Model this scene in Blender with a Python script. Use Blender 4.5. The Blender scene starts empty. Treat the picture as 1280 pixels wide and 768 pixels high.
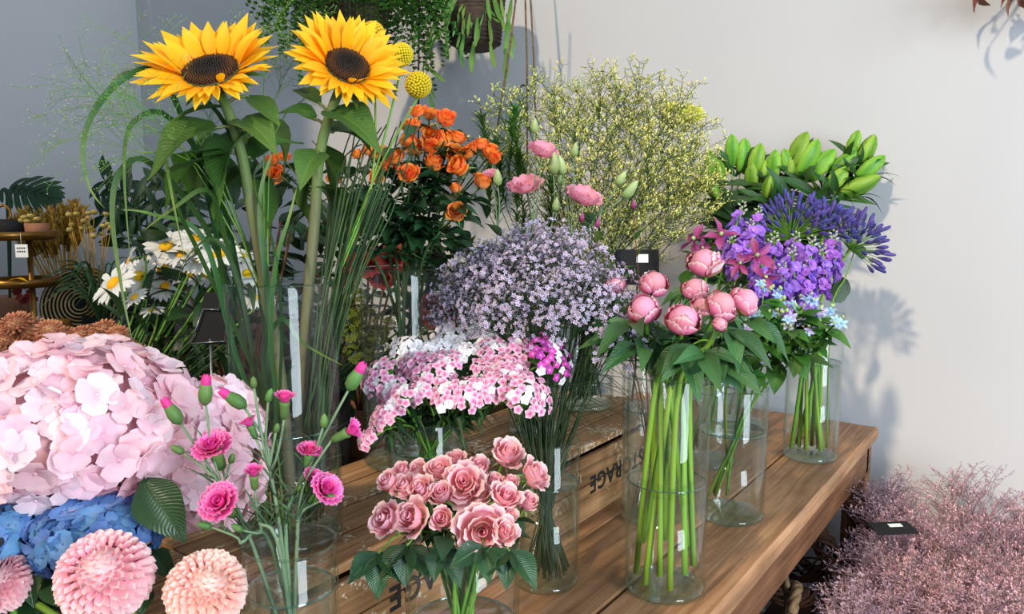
import bpy, math, random
from mathutils import Vector, Matrix, Quaternion
random.seed(7)
PI = math.pi
SC = bpy.context.scene
COL = SC.collection
V = Vector

# ------------------------------------------------------------------ camera
CAM_Z = 1.28; FPX = 960.0; PITCH = math.radians(7.0); YAW = math.radians(35.6)
FH = V((math.cos(YAW), math.sin(YAW), 0))
RT = V((math.sin(YAW), -math.cos(YAW), 0))
FW = FH * math.cos(PITCH) + V((0, 0, -math.sin(PITCH)))
UP = RT.cross(FW)
CAM = V((0, 0, CAM_Z))
cd = bpy.data.cameras.new('camera'); co = bpy.data.objects.new('camera', cd); COL.objects.link(co)
cd.sensor_fit = 'HORIZONTAL'; cd.sensor_width = 36.0; cd.lens = 36.0 * FPX / 1280.0
cd.clip_start = 0.02
co.matrix_world = Matrix(((RT.x, UP.x, -FW.x, CAM.x), (RT.y, UP.y, -FW.y, CAM.y), (RT.z, UP.z, -FW.z, CAM.z), (0, 0, 0, 1)))
SC.camera = co

def P(px, py, d):
    """world point seen at pixel (px,py) of the 1280x768 frame, d metres deep"""
    return CAM + FW * d + RT * ((px - 640) / FPX * d) - UP * ((py - 384) / FPX * d)
def on_z(px, py, z):
    r = FW + RT * ((px - 640) / FPX) - UP * ((py - 384) / FPX)
    return CAM + r * ((z - CAM_Z) / r.z)
def depth(p): return (V(p) - CAM).dot(FW)
def D(r, u, c):
    """direction: r right, u up, c towards the viewer's side of the room"""
    return (RT * r + V((0, 0, 1)) * u - FH * c).normalized()

# ------------------------------------------------------------------ light
w = bpy.data.worlds.new('world'); SC.world = w; w.use_nodes = True
w.node_tree.nodes['Background'].inputs[0].default_value = (0.68, 0.83, 1.0, 1)
w.node_tree.nodes['Background'].inputs[1].default_value = 0.56
def lamp(name, kind, loc, direction, energy, color, **kw):
    l = bpy.data.lights.new(name, kind); l.energy = energy; l.color = color
    for k, v in kw.items(): setattr(l, k, v)
    o = bpy.data.objects.new(name, l); COL.objects.link(o); o.location = loc
    o.rotation_euler = V(direction).to_track_quat('-Z', 'Y').to_euler(); return o
lamp('sun', 'SUN', (-2, 3, 3), (1.0, -0.06, -0.74), 2.5, (1.0, 0.81, 0.58), angle=math.radians(2.6))
lamp('shop_window', 'AREA', (-0.3, -3.0, 1.8), (0.55, 0.83, -0.06), 205, (0.80, 0.90, 1.0), shape='RECTANGLE', size=1.4, size_y=2.3, specular_factor=0.6)
SC.view_settings.view_transform = 'Standard'
SC.view_settings.look = 'None'
SC.view_settings.exposure = 0.04
SC.view_settings.gamma = 1.0
SC.view_settings.use_curve_mapping = False
SC.cycles.transparent_max_bounces = 48
SC.cycles.max_bounces = 10
SC.cycles.caustics_reflective = False
SC.cycles.caustics_refractive = False

# ------------------------------------------------------------------ materials
def hx(h):
    h = h.lstrip('#'); r = []
    for i in (0, 2, 4):
        c = int(h[i:i + 2], 16) / 255
        r.append(c / 12.92 if c <= 0.04045 else ((c + 0.055) / 1.055) ** 2.4)
    return (*r, 1)
MATS = {}
def nm(name):
    m = bpy.data.materials.new(name); m.use_nodes = True; m.node_tree.nodes.clear(); MATS[name] = m
    return m, m.node_tree.nodes, m.node_tree.links
def ramp(n, stops):
    r = n.new('ShaderNodeValToRGB'); e = r.color_ramp.elements
    while len(e) < len(stops): e.new(0.5)
    for i, (p, c) in enumerate(stops): e[i].position = p; e[i].color = hx(c) if isinstance(c, str) else c
    return r
def leafmat(name, stops, rough=0.5, transl=0.25, var=0.25, hue=0.02, noise=0.0, nscale=40, attr='t', spec=0.3, veins=0.0):
    """colour runs along attribute t of the petal or leaf; varies a little from piece to piece"""
    m, n, l = nm(name)
    a = n.new('ShaderNodeAttribute'); a.attribute_name = attr
    r = ramp(n, stops)
    fac = a.outputs['Fac']
    if noise:
        tc = n.new('ShaderNodeTexCoord'); nz = n.new('ShaderNodeTexNoise'); nz.inputs['Scale'].default_value = nscale; nz.inputs['Detail'].default_value = 3
        l.new(tc.outputs['Object'], nz.inputs['Vector'])
        ma = n.new('ShaderNodeMath'); ma.operation = 'MULTIPLY_ADD'; ma.inputs[1].default_value = noise * 2; ma.inputs[2].default_value = -noise
        l.new(nz.outputs['Fac'], ma.inputs[0])
        ad = n.new('ShaderNodeMath'); ad.operation = 'ADD'; ad.use_clamp = True
        l.new(fac, ad.inputs[0]); l.new(ma.outputs[0], ad.inputs[1]); fac = ad.outputs[0]
    l.new(fac, r.inputs[0])
    oi = n.new('ShaderNodeObjectInfo'); hs = n.new('ShaderNodeHueSaturation')
    mv = n.new('ShaderNodeMapRange'); mv.inputs[3].default_value = 1 - var; mv.inputs[4].default_value = 1 + var * 0.6
    l.new(oi.outputs['Random'], mv.inputs[0]); l.new(mv.outputs[0], hs.inputs['Value'])
    mm = n.new('ShaderNodeMath'); mm.operation = 'MULTIPLY'; mm.inputs[1].default_value = 7.31
    fr = n.new('ShaderNodeMath'); fr.operation = 'FRACT'
    mh = n.new('ShaderNodeMapRange'); mh.inputs[3].default_value = 0.5 - hue; mh.inputs[4].default_value = 0.5 + hue
    l.new(oi.outputs['Random'], mm.inputs[0]); l.new(mm.outputs[0], fr.inputs[0]); l.new(fr.outputs[0], mh.inputs[0]); l.new(mh.outputs[0], hs.inputs['Hue'])
    l.new(r.outputs[0], hs.inputs['Color'])
    p = n.new('ShaderNodeBsdfPrincipled'); p.inputs['Roughness'].default_value = rough; p.inputs['Specular IOR Level'].default_value = spec
    if veins:
        sa = n.new('ShaderNodeAttribute'); sa.attribute_name = 's'
        ab = n.new('ShaderNodeMath'); ab.operation = 'ABSOLUTE'; l.new(sa.outputs['Fac'], ab.inputs[0])
        k1 = n.new('ShaderNodeMath'); k1.operation = 'MULTIPLY_ADD'; k1.inputs[1].default_value = -0.22; l.new(ab.outputs[0], k1.inputs[0]); l.new(a.outputs['Fac'], k1.inputs[2])
        k2 = n.new('ShaderNodeMath'); k2.operation = 'MULTIPLY'; k2.inputs[1].default_value = 62.0; l.new(k1.outputs[0], k2.inputs[0])
        k3 = n.new('ShaderNodeMath'); k3.operation = 'SINE'; l.new(k2.outputs[0], k3.inputs[0])
        k4 = n.new('ShaderNodeMath'); k4.operation = 'ABSOLUTE'; l.new(k3.outputs[0], k4.inputs[0])
        k5 = n.new('ShaderNodeMath'); k5.operation = 'POWER'; k5.inputs[1].default_value = 0.35; l.new(k4.outputs[0], k5.inputs[0])
        mr = n.new('ShaderNodeMapRange'); mr.inputs[1].default_value = 0.0; mr.inputs[2].default_value = 0.10; l.new(ab.outputs[0], mr.inputs[0])
        k6 = n.new('ShaderNodeMath'); k6.operation = 'MULTIPLY'; l.new(k5.outputs[0], k6.inputs[0]); l.new(mr.outputs[0], k6.inputs[1])
        bp_ = n.new('ShaderNodeBump'); bp_.inputs['Strength'].default_value = 0.5; bp_.inputs['Distance'].default_value = 0.0012; l.new(k6.outputs[0], bp_.inputs['Height']); l.new(bp_.outputs[0], p.inputs['Normal'])
        vr = ramp(n, [(0.0, (1.5, 1.45, 1.3, 1)), (1.0, (1, 1, 1, 1))]); l.new(k6.outputs[0], vr.inputs[0])
        vm = n.new('ShaderNodeMix'); vm.data_type = 'RGBA'; vm.blend_type = 'MULTIPLY'; vm.inputs[0].default_value = veins; l.new(hs.outputs[0], vm.inputs[6]); l.new(vr.outputs[0], vm.inputs[7])
        l.new(vm.outputs[2], p.inputs['Base Color'])
    else: l.new(hs.outputs[0], p.inputs['Base Color'])
    o = n.new('ShaderNodeOutputMaterial')
    if transl > 0:
        t = n.new('ShaderNodeBsdfTranslucent'); l.new(hs.outputs[0], t.inputs['Color'])
        x = n.new('ShaderNodeMixShader'); x.inputs[0].default_value = transl
        l.new(p.outputs[0], x.inputs[1]); l.new(t.outputs[0], x.inputs[2]); l.new(x.outputs[0], o.inputs[0])
    else: l.new(p.outputs[0], o.inputs[0])
    return m
def plain(name, c, rough=0.5, metal=0.0, c2=None, scale=30, stretch=(1, 1, 1), bump=0.0, var=0.0, spec=0.4):
    m, n, l = nm(name)
    p = n.new('ShaderNodeBsdfPrincipled'); p.inputs['Roughness'].default_value = rough; p.inputs['Metallic'].default_value = metal
    p.inputs['Specular IOR Level'].default_value = spec
    o = n.new('ShaderNodeOutputMaterial'); l.new(p.outputs[0], o.inputs[0])
    tc = n.new('ShaderNodeTexCoord'); mp = n.new('ShaderNodeMapping'); mp.inputs['Scale'].default_value = stretch
    oi = n.new('ShaderNodeObjectInfo'); l.new(tc.outputs['Object'], mp.inputs[0])
    sc = n.new('ShaderNodeVectorMath'); sc.operation = 'ADD'
    ml = n.new('ShaderNodeMath'); ml.operation = 'MULTIPLY'; ml.inputs[1].default_value = 37.0
    l.new(oi.outputs['Random'], ml.inputs[0]); l.new(mp.outputs[0], sc.inputs[0]); l.new(ml.outputs[0], sc.inputs[1])
    nz = n.new('ShaderNodeTexNoise'); nz.inputs['Scale'].default_value = scale; nz.inputs['Detail'].default_value = 5
    l.new(sc.outputs[0], nz.inputs['Vector'])
    r = ramp(n, [(0.3, c), (0.7, c2 or c)]); l.new(nz.outputs['Fac'], r.inputs[0])
    hs = n.new('ShaderNodeHueSaturation'); mv = n.new('ShaderNodeMapRange'); mv.inputs[3].default_value = 1 - var; mv.inputs[4].default_value = 1 + var
    l.new(oi.outputs['Random'], mv.inputs[0]); l.new(mv.outputs[0], hs.inputs['Value']); l.new(r.outputs[0], hs.inputs['Color'])
    l.new(hs.outputs[0], p.inputs['Base Color'])
    if bump:
        b = n.new('ShaderNodeBump'); b.inputs['Strength'].default_value = bump; b.inputs['Distance'].default_value = 0.004
        l.new(nz.outputs['Fac'], b.inputs['Height']); l.new(b.outputs[0], p.inputs['Normal'])
    return m
def wood(name, dark, mid, light, flecks=0.0, rough=0.55):
    m, n, l = nm(name)
    p = n.new('ShaderNodeBsdfPrincipled'); p.inputs['Roughness'].default_value = rough; p.inputs['Specular IOR Level'].default_value = 0.35
    o = n.new('ShaderNodeOutputMaterial'); l.new(p.outputs[0], o.inputs[0])
    tc = n.new('ShaderNodeTexCoord'); oi = n.new('ShaderNodeObjectInfo')
    ml = n.new('ShaderNodeMath'); ml.operation = 'MULTIPLY'; ml.inputs[1].default_value = 19.0
    l.new(oi.outputs['Random'], ml.inputs[0])
    ad = n.new('ShaderNodeVectorMath'); l.new(tc.outputs['Object'], ad.inputs[0]); l.new(ml.outputs[0], ad.inputs[1])
    mp = n.new('ShaderNodeMapping'); mp.inputs['Scale'].default_value = (2.2, 46, 46); l.new(ad.outputs[0], mp.inputs[0])
    nz = n.new('ShaderNodeTexNoise'); nz.inputs['Scale'].default_value = 2.2; nz.inputs['Detail'].default_value = 7; nz.inputs['Distortion'].default_value = 0.6
    l.new(mp.outputs[0], nz.inputs['Vector'])
    r = ramp(n, [(0.28, dark), (0.5, mid), (0.75, light)]); l.new(nz.outputs['Fac'], r.inputs[0])
    mp2 = n.new('ShaderNodeMapping'); mp2.inputs['Scale'].default_value = (3, 7, 7); l.new(ad.outputs[0], mp2.inputs[0])
    n2 = n.new('ShaderNodeTexNoise'); n2.inputs['Scale'].default_value = 2.0; n2.inputs['Detail'].default_value = 4; l.new(mp2.outputs[0], n2.inputs['Vector'])
    r2 = ramp(n, [(0.32, (0.50, 0.47, 0.45, 1)), (0.60, (1, 1, 1, 1))]); l.new(n2.outputs['Fac'], r2.inputs[0])
    mx = n.new('ShaderNodeMix'); mx.data_type = 'RGBA'; mx.blend_type = 'MULTIPLY'; mx.inputs[0].default_value = 0.75
    l.new(r.outputs[0], mx.inputs[6]); l.new(r2.outputs[0], mx.inputs[7]); colr = mx.outputs[2]
    if flecks:
        n3 = n.new('ShaderNodeTexNoise'); n3.inputs['Scale'].default_value = 110; n3.inputs['Detail'].default_value = 2; l.new(ad.outputs[0], n3.inputs['Vector'])
        n4 = n.new('ShaderNodeTexNoise'); n4.inputs['Scale'].default_value = 9; l.new(ad.outputs[0], n4.inputs['Vector'])
        s = n.new('ShaderNodeMath'); s.operation = 'MULTIPLY'; l.new(n3.outputs['Fac'], s.inputs[0]); l.new(n4.outputs['Fac'], s.inputs[1])
        r3 = ramp(n, [(0.352, (0, 0, 0, 1)), (0.375, (1, 1, 1, 1))]); l.new(s.outputs[0], r3.inputs[0])
        f = n.new('ShaderNodeMath'); f.operation = 'MULTIPLY'; f.inputs[1].default_value = flecks; l.new(r3.outputs[0], f.inputs[0])
        m2 = n.new('ShaderNodeMix'); m2.data_type = 'RGBA'; l.new(f.outputs[0], m2.inputs[0]); l.new(colr, m2.inputs[6]); m2.inputs[7].default_value = hx('#e2d5bd'); colr = m2.outputs[2]
    hs = n.new('ShaderNodeHueSaturation'); mv = n.new('ShaderNodeMapRange'); mv.inputs[3].default_value = 0.82; mv.inputs[4].default_value = 1.15
    l.new(oi.outputs['Random'], mv.inputs[0]); l.new(mv.outputs[0], hs.inputs['Value']); l.new(colr, hs.inputs['Color'])
    l.new(hs.outputs[0], p.inputs['Base Color'])
    b = n.new('ShaderNodeBump'); b.inputs['Strength'].default_value = 0.25; b.inputs['Distance'].default_value = 0.003
    l.new(nz.outputs['Fac'], b.inputs['Height']); l.new(b.outputs[0], p.inputs['Normal'])
    return m
def clear(name, tint, edge, base=0.03, top=0.55, power=4.0, rough=0.02):
    """thin clear glass or water: mostly see-through, reflecting and tinted towards the rim of the shape"""
    m, n, l = nm(name)
    lw = n.new('ShaderNodeLayerWeight'); lw.inputs['Blend'].default_value = 0.5
    pw = n.new('ShaderNodeMath'); pw.operation = 'POWER'; pw.inputs[1].default_value = power; l.new(lw.outputs['Facing'], pw.inputs[0])
    ma = n.new('ShaderNodeMath'); ma.operation = 'MULTIPLY_ADD'; ma.inputs[1].default_value = top; ma.inputs[2].default_value = base; ma.use_clamp = True
    l.new(pw.outputs[0], ma.inputs[0])
    mc = n.new('ShaderNodeMix'); mc.data_type = 'RGBA'; l.new(pw.outputs[0], mc.inputs[0]); mc.inputs[6].default_value = (*tint, 1); mc.inputs[7].default_value = (*edge, 1)
    t = n.new('ShaderNodeBsdfTransparent'); l.new(mc.outputs[2], t.inputs[0])
    g = n.new('ShaderNodeBsdfGlossy'); g.inputs['Roughness'].default_value = rough; g.inputs['Color'].default_value = (0.95, 1, 0.99, 1)
    x = n.new('ShaderNodeMixShader'); l.new(ma.outputs[0], x.inputs[0]); l.new(t.outputs[0], x.inputs[1]); l.new(g.outputs[0], x.inputs[2])
    o = n.new('ShaderNodeOutputMaterial'); l.new(x.outputs[0], o.inputs[0]); return m
clear('glass', (0.985, 0.99, 0.988), (0.66, 0.76, 0.74), 0.025, 0.6, 6.0)
clear('water', (0.955, 0.975, 0.962), (0.70, 0.80, 0.76), 0.03, 0.75, 3.0)
m, n, l = nm('glass_solid')
g = n.new('ShaderNodeBsdfGlass'); g.inputs['Color'].default_value = (0.90, 0.975, 0.955, 1); g.inputs['IOR'].default_value = 1.46; g.inputs['Roughness'].default_value = 0.02
t = n.new('ShaderNodeBsdfTransparent'); t.inputs[0].default_value = (0.88, 0.96, 0.94, 1); x = n.new('ShaderNodeMixShader'); x.inputs[0].default_value = 0.78
o = n.new('ShaderNodeOutputMaterial'); l.new(g.outputs[0], x.inputs[1]); l.new(t.outputs[0], x.inputs[2]); l.new(x.outputs[0], o.inputs[0])

clear('glass_base', (0.93, 0.98, 0.965), (0.52, 0.74, 0.69), 0.05, 0.55, 3.0)
clear('meniscus', (0.62, 0.80, 0.78), (0.40, 0.60, 0.58), 0.12, 0.6, 2.0)
plain('wall_paint', '#bdbdbe', 0.85, c2='#b9b9bb', scale=3, bump=0.0)
plain('floor_stone', '#5d574f', 0.6, c2='#4a453f', scale=6)
wood('table_wood', '#8f6644', '#ab7f5a', '#bd9470')
wood('crate_wood', '#7a5636', '#a87c52', '#c39a6e', flecks=0.6, rough=0.7)
wood('apron_wood', '#5f3d26', '#7d5335', '#936748')
wood('dark_wood', '#2a1c12', '#40291a', '#5a3c26')
plain('ink', '#1d1c1e', 0.7)
plain('black_card', '#0c0d0f', 0.8)
plain('brass_light', '#cdb27a', 0.45, metal=0.3, c2='#a98a4e', scale=12)
plain('white_card', '#e8e8e4', 0.6)
plain('wire', '#9a9c9e', 0.3, metal=0.9)
plain('black_metal', '#131313', 0.4)
plain('brass', '#8f6a30', 0.35, metal=0.8, c2='#6a4a1f', scale=12)
plain('rope', '#7c6446', 0.9, c2='#463523', scale=60, bump=0.8)
plain('twig', '#5a3722', 0.8, c2='#3a2416', scale=50, var=0.3)
plain('wicker', '#4a3b2d', 0.8, c2='#2c221a', scale=50, bump=0.6)
plain('slate', '#51565c', 0.6, c2='#3c4045', scale=8)
plain('zinc', '#4a4c4f', 0.5, c2='#3a3c3f', metal=0.5)
plain('terracotta', '#9d6b4d', 0.8, c2='#7d523a', scale=12)

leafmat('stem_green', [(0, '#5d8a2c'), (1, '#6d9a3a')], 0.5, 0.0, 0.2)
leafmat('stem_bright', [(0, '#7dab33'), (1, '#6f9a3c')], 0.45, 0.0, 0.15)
leafmat('stem_deep', [(0, '#26391d'), (1, '#304826')], 0.6, 0.0, 0.2)  # deepest stem green, for the statice and reeds
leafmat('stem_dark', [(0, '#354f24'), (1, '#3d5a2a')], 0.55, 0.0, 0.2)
leafmat('stem_pale', [(0, '#64543f'), (0.45, '#666645'), (0.6, '#65723f'), (1, '#587036')], 0.6, 0.0, 0.1, noise=0.2, nscale=25)
leafmat('stem_grey', [(0, '#5f7a5c'), (1, '#6f8a66')], 0.55, 0.0, 0.15)
leafmat('stem_brown', [(0, '#5c3c26'), (1, '#6b4a2c')], 0.6, 0.0, 0.2)
leafmat('leaf_rose', [(0, '#1c3c22'), (1, '#29502b')], 0.32, 0.15, 0.35, noise=0.3, spec=0.5, veins=0.9)
leafmat('leaf_dark', [(0, '#1d3a1c'), (1, '#2c4f26')], 0.35, 0.15, 0.35, noise=0.25, spec=0.5, veins=0.9)
leafmat('leaf_mid', [(0, '#34601f'), (1, '#4a772e')], 0.42, 0.28, 0.3, noise=0.3, veins=0.9)
leafmat('leaf_peony', [(0, '#2f5a2c'), (1, '#41713c')], 0.36, 0.22, 0.35, noise=0.25, spec=0.5, veins=0.9)
leafmat('leaf_sun', [(0, '#3a6128'), (1, '#5c8438')], 0.5, 0.32, 0.25, noise=0.3, nscale=20, veins=0.9)
leafmat('leaf_grass', [(0, '#25441e'), (0.6, '#37602a'), (1, '#86984a')], 0.45, 0.3, 0.3, noise=0.15)
leafmat('leaf_lime', [(0, '#86b53a'), (1, '#9cc552')], 0.45, 0.3, 0.2)
leafmat('leaf_grey', [(0, '#4f6e4e'), (1, '#6b8a62')], 0.5, 0.2, 0.25, veins=0.9)
leafmat('sepal', [(0, '#5f8a3e'), (0.7, '#86a860'), (1, '#b9b887')], 0.5, 0.25, 0.15)
leafmat('rose_pink', [(0, '#f8dcbc'), (0.35, '#f5aeb8'), (0.7, '#f7b6c2'), (0.9, '#fbcdd0'), (1, '#fde6d4')], 0.55, 0.32, 0.10, 0.012)
leafmat('rose_pink_heart', [(0, '#e07a94'), (0.6, '#f0a0b2'), (1, '#f7c3cc')], 0.55, 0.2, 0.06, 0.01)
leafmat('rose_orange', [(0, '#fbdca8'), (0.3, '#fba866'), (0.7, '#fb923e'), (1, '#fa863c')], 0.5, 0.32, 0.16, 0.014)
leafmat('rose_orange_heart', [(0, '#e35a18'), (1, '#f98433')], 0.5, 0.2, 0.1)
leafmat('peony', [(0, '#f0e0c0'), (0.2, '#f4c4bc'), (0.5, '#e4709a'), (0.80, '#ef96b2'), (0.93, '#fde2e2'), (1, '#9c3450')], 0.5, 0.28, 0.12, 0.012, noise=0.14, nscale=70)
leafmat('peony_heart', [(0, '#e07a9c'), (1, '#f2a8bc')], 0.5, 0.2, 0.08, noise=0.3, nscale=60)
leafmat('peony_guard', [(0, '#7f9a45'), (0.5, '#a89a58'), (0.8, '#b8686a'), (1, '#8a3040')], 0.5, 0.2, 0.15, noise=0.2, nscale=50)
leafmat('sunflower_ray', [(0, '#fba60a'), (0.35, '#ffbe10'), (1, '#ffcf30')], 0.5, 0.36, 0.08, 0.006)
m, n, l = nm('sunflower_disc')
a = n.new('ShaderNodeAttribute'); a.attribute_name = 't'; r = ramp(n, [(0.0, '#20180f'), (0.42, '#241a10'), (0.62, '#3a2412'), (0.82, '#5c3512'), (1.0, '#2e1c0e')])
p = n.new('ShaderNodeBsdfPrincipled'); p.inputs['Roughness'].default_value = 0.85; o = n.new('ShaderNodeOutputMaterial')
l.new(a.outputs['Fac'], r.inputs[0]); l.new(r.outputs[0], p.inputs['Base Color']); l.new(p.outputs[0], o.inputs[0])
leafmat('craspedia', [(0, '#9c8a10'), (1, '#e0c31c')], 0.7, 0.0, 0.08)
leafmat('pompon', [(0, '#f6a0b2'), (0.4, '#fabcc6'), (0.8, '#fdd6d8'), (1, '#ffe9e2')], 0.55, 0.3, 0.06, 0.006)
leafmat('pompon_peach', [(0, '#f8b0a6'), (0.4, '#fcc6ba'), (0.8, '#fedccf'), (1, '#fff0e2')], 0.55, 0.3, 0.06, 0.006)
leafmat('hydrangea_pink', [(0, '#f4bccb'), (0.3, '#f9d0da'), (0.75, '#fbd7de'), (1, '#f9cbd2')], 0.6, 0.32, 0.12, 0.018)
leafmat('hydrangea_pale', [(0, '#f6d4de'), (0.4, '#fbe2ea'), (1, '#fce6ec')], 0.6, 0.32, 0.10, 0.015)
leafmat('hydrangea_blue', [(0, '#86a6d4'), (0.4, '#6c94ca'), (1, '#547fbc')], 0.6, 0.25, 0.2, 0.02)
leafmat('carnation', [(0, '#d0308a'), (0.5, '#ea4aa2'), (0.85, '#f26cb4'), (1, '#f9a0d0')], 0.55, 0.28, 0.14, 0.012)
leafmat('carnation_hot', [(0, '#cc2a80'), (1, '#f050a6')], 0.55, 0.25, 0.12, 0.01)
leafmat('calyx', [(0, '#4a6e38'), (1, '#648a46')], 0.5, 0.1, 0.15)
leafmat('daisy_ray', [(0, '#e4e6d2'), (0.4, '#f6f6f2'), (1, '#fbfbfa')], 0.55, 0.3, 0.06, 0.0)
leafmat('daisy_disc', [(0, '#e8a800'), (1, '#f2c51a')], 0.8, 0.0, 0.06)
leafmat('william_pink', [(0, '#cf5a90'), (0.25, '#e486b2'), (0.5, '#f3b4d0'), (0.85, '#f8cfdf'), (1, '#fdf0f5')], 0.55, 0.25, 0.14, 0.012)
leafmat('william_white', [(0, '#f3dfe6'), (0.4, '#fdf8fa'), (1, '#ffffff')], 0.55, 0.25, 0.08, 0.0)
leafmat('william_magenta', [(0, '#e9a5d4'), (0.35, '#d651b8'), (0.8, '#c936ac'), (1, '#e27fd0')], 0.55, 0.25, 0.2, 0.02)
leafmat('statice_lilac', [(0, '#9c8ab2'), (0.5, '#c4b2d2'), (1, '#e6daec')], 0.65, 0.2, 0.12, 0.01)
leafmat('statice_heart', [(0, '#e0d488'), (1, '#efe6a6')], 0.65, 0.1, 0.1)
leafmat('statice_yellow', [(0, '#dcd968'), (0.5, '#f0ea86'), (1, '#fcf7b6')], 0.65, 0.2, 0.12, 0.01)
leafmat('limonium_pink', [(0, '#d69ca8'), (0.5, '#f0bcc2'), (1, '#fbdad8')], 0.7, 0.25, 0.2, 0.02)
leafmat('limonium_mauve', [(0, '#ac8ea6'), (0.5, '#cdaec4'), (1, '#e6cddb')], 0.7, 0.25, 0.2, 0.02)
leafmat('limonium_stem', [(0, '#8a6f70'), (1, '#a88a8c')], 0.7, 0.0, 0.15)
leafmat('lily_bud', [(0, '#4f8426'), (0.5, '#7cb038'), (1, '#a3c44a')], 0.42, 0.2, 0.15, 0.015, noise=0.2, nscale=18)
leafmat('leaf_lily', [(0, '#234a1c'), (1, '#335e26')], 0.36, 0.2, 0.3, noise=0.2, spec=0.5, veins=0.9)
leafmat('agapanthus', [(0, '#8d86ac'), (0.35, '#5d559e'), (1, '#433b88')], 0.5, 0.2, 0.2, 0.02)
leafmat('stock_purple', [(0, '#d6b8f0'), (0.3, '#b884e6'), (1, '#a66adc')], 0.55, 0.3, 0.18, 0.025)
leafmat('stock_bud', [(0, '#9ab86a'), (1, '#cbb9c9')], 0.55, 0.1, 0.15)
leafmat('clematis', [(0, '#8f2c66'), (0.5, '#a8457e'), (1, '#b06a94')], 0.5, 0.25, 0.15, 0.015)
leafmat('tweedia', [(0, '#8fb4dc'), (0.5, '#a9cdee'), (1, '#bcd6f0')], 0.55, 0.25, 0.12, 0.02)
leafmat('tweedia_lilac', [(0, '#a08fc4'), (0.5, '#beb2dc'), (1, '#cfc3e2')], 0.55, 0.25, 0.12, 0.02)
leafmat('lisianthus', [(0, '#f0d8c6'), (0.3, '#eeb0bf'), (1, '#eaa3b8')], 0.55, 0.3, 0.1, 0.01)
leafmat('green_bud', [(0, '#8fb25c'), (1, '#c6d59a')], 0.5, 0.2, 0.12)
leafmat('mum_rust', [(0, '#9c5236'), (0.5, '#c07c58'), (1, '#d79a78')], 0.65, 0.2, 0.15, 0.01)
leafmat('red_bloom', [(0, '#5c1612'), (0.6, '#86261e'), (1, '#a33a2c')], 0.55, 0.25, 0.2, 0.015)
leafmat('wheat', [(0, '#8a6420'), (0.5, '#a87f2e'), (1, '#b8923c')], 0.8, 0.1, 0.2, 0.01)
leafmat('button', [(0, '#8a7a3a'), (1, '#b9a55c')], 0.8, 0.0, 0.2)
leafmat('leaf_deep', [(0, '#16301c'), (1, '#24452a')], 0.4, 0.12, 0.3, noise=0.2, veins=0.9)  # deepest leaf green, for the monstera, palm and spider plant
leafmat('cactus', [(0, '#4f8030'), (1, '#7aa84a')], 0.45, 0.3, 0.25, 0.02)
leafmat('fern', [(0, '#3a6a24'), (1, '#5f943c')], 0.55, 0.25, 0.25, 0.02)
leafmat('yellow_mum', [(0, '#d6dc4a'), (0.6, '#e8ea6a'), (1, '#f2f2a0')], 0.6, 0.3, 0.08, 0.01)
leafmat('white_lace', [(0, '#c8d3a8'), (1, '#e6ead2')], 0.6, 0.2, 0.1)
leafmat('bupleurum', [(0, '#56641f'), (1, '#7c8a30')], 0.6, 0.25, 0.2)
leafmat('seed', [(0, '#a4b070'), (1, '#c6cc98')], 0.7, 0.1, 0.2)
leafmat('dried', [(0, '#6b3a2c'), (1, '#8f5a44')], 0.8, 0.1, 0.2)

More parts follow.
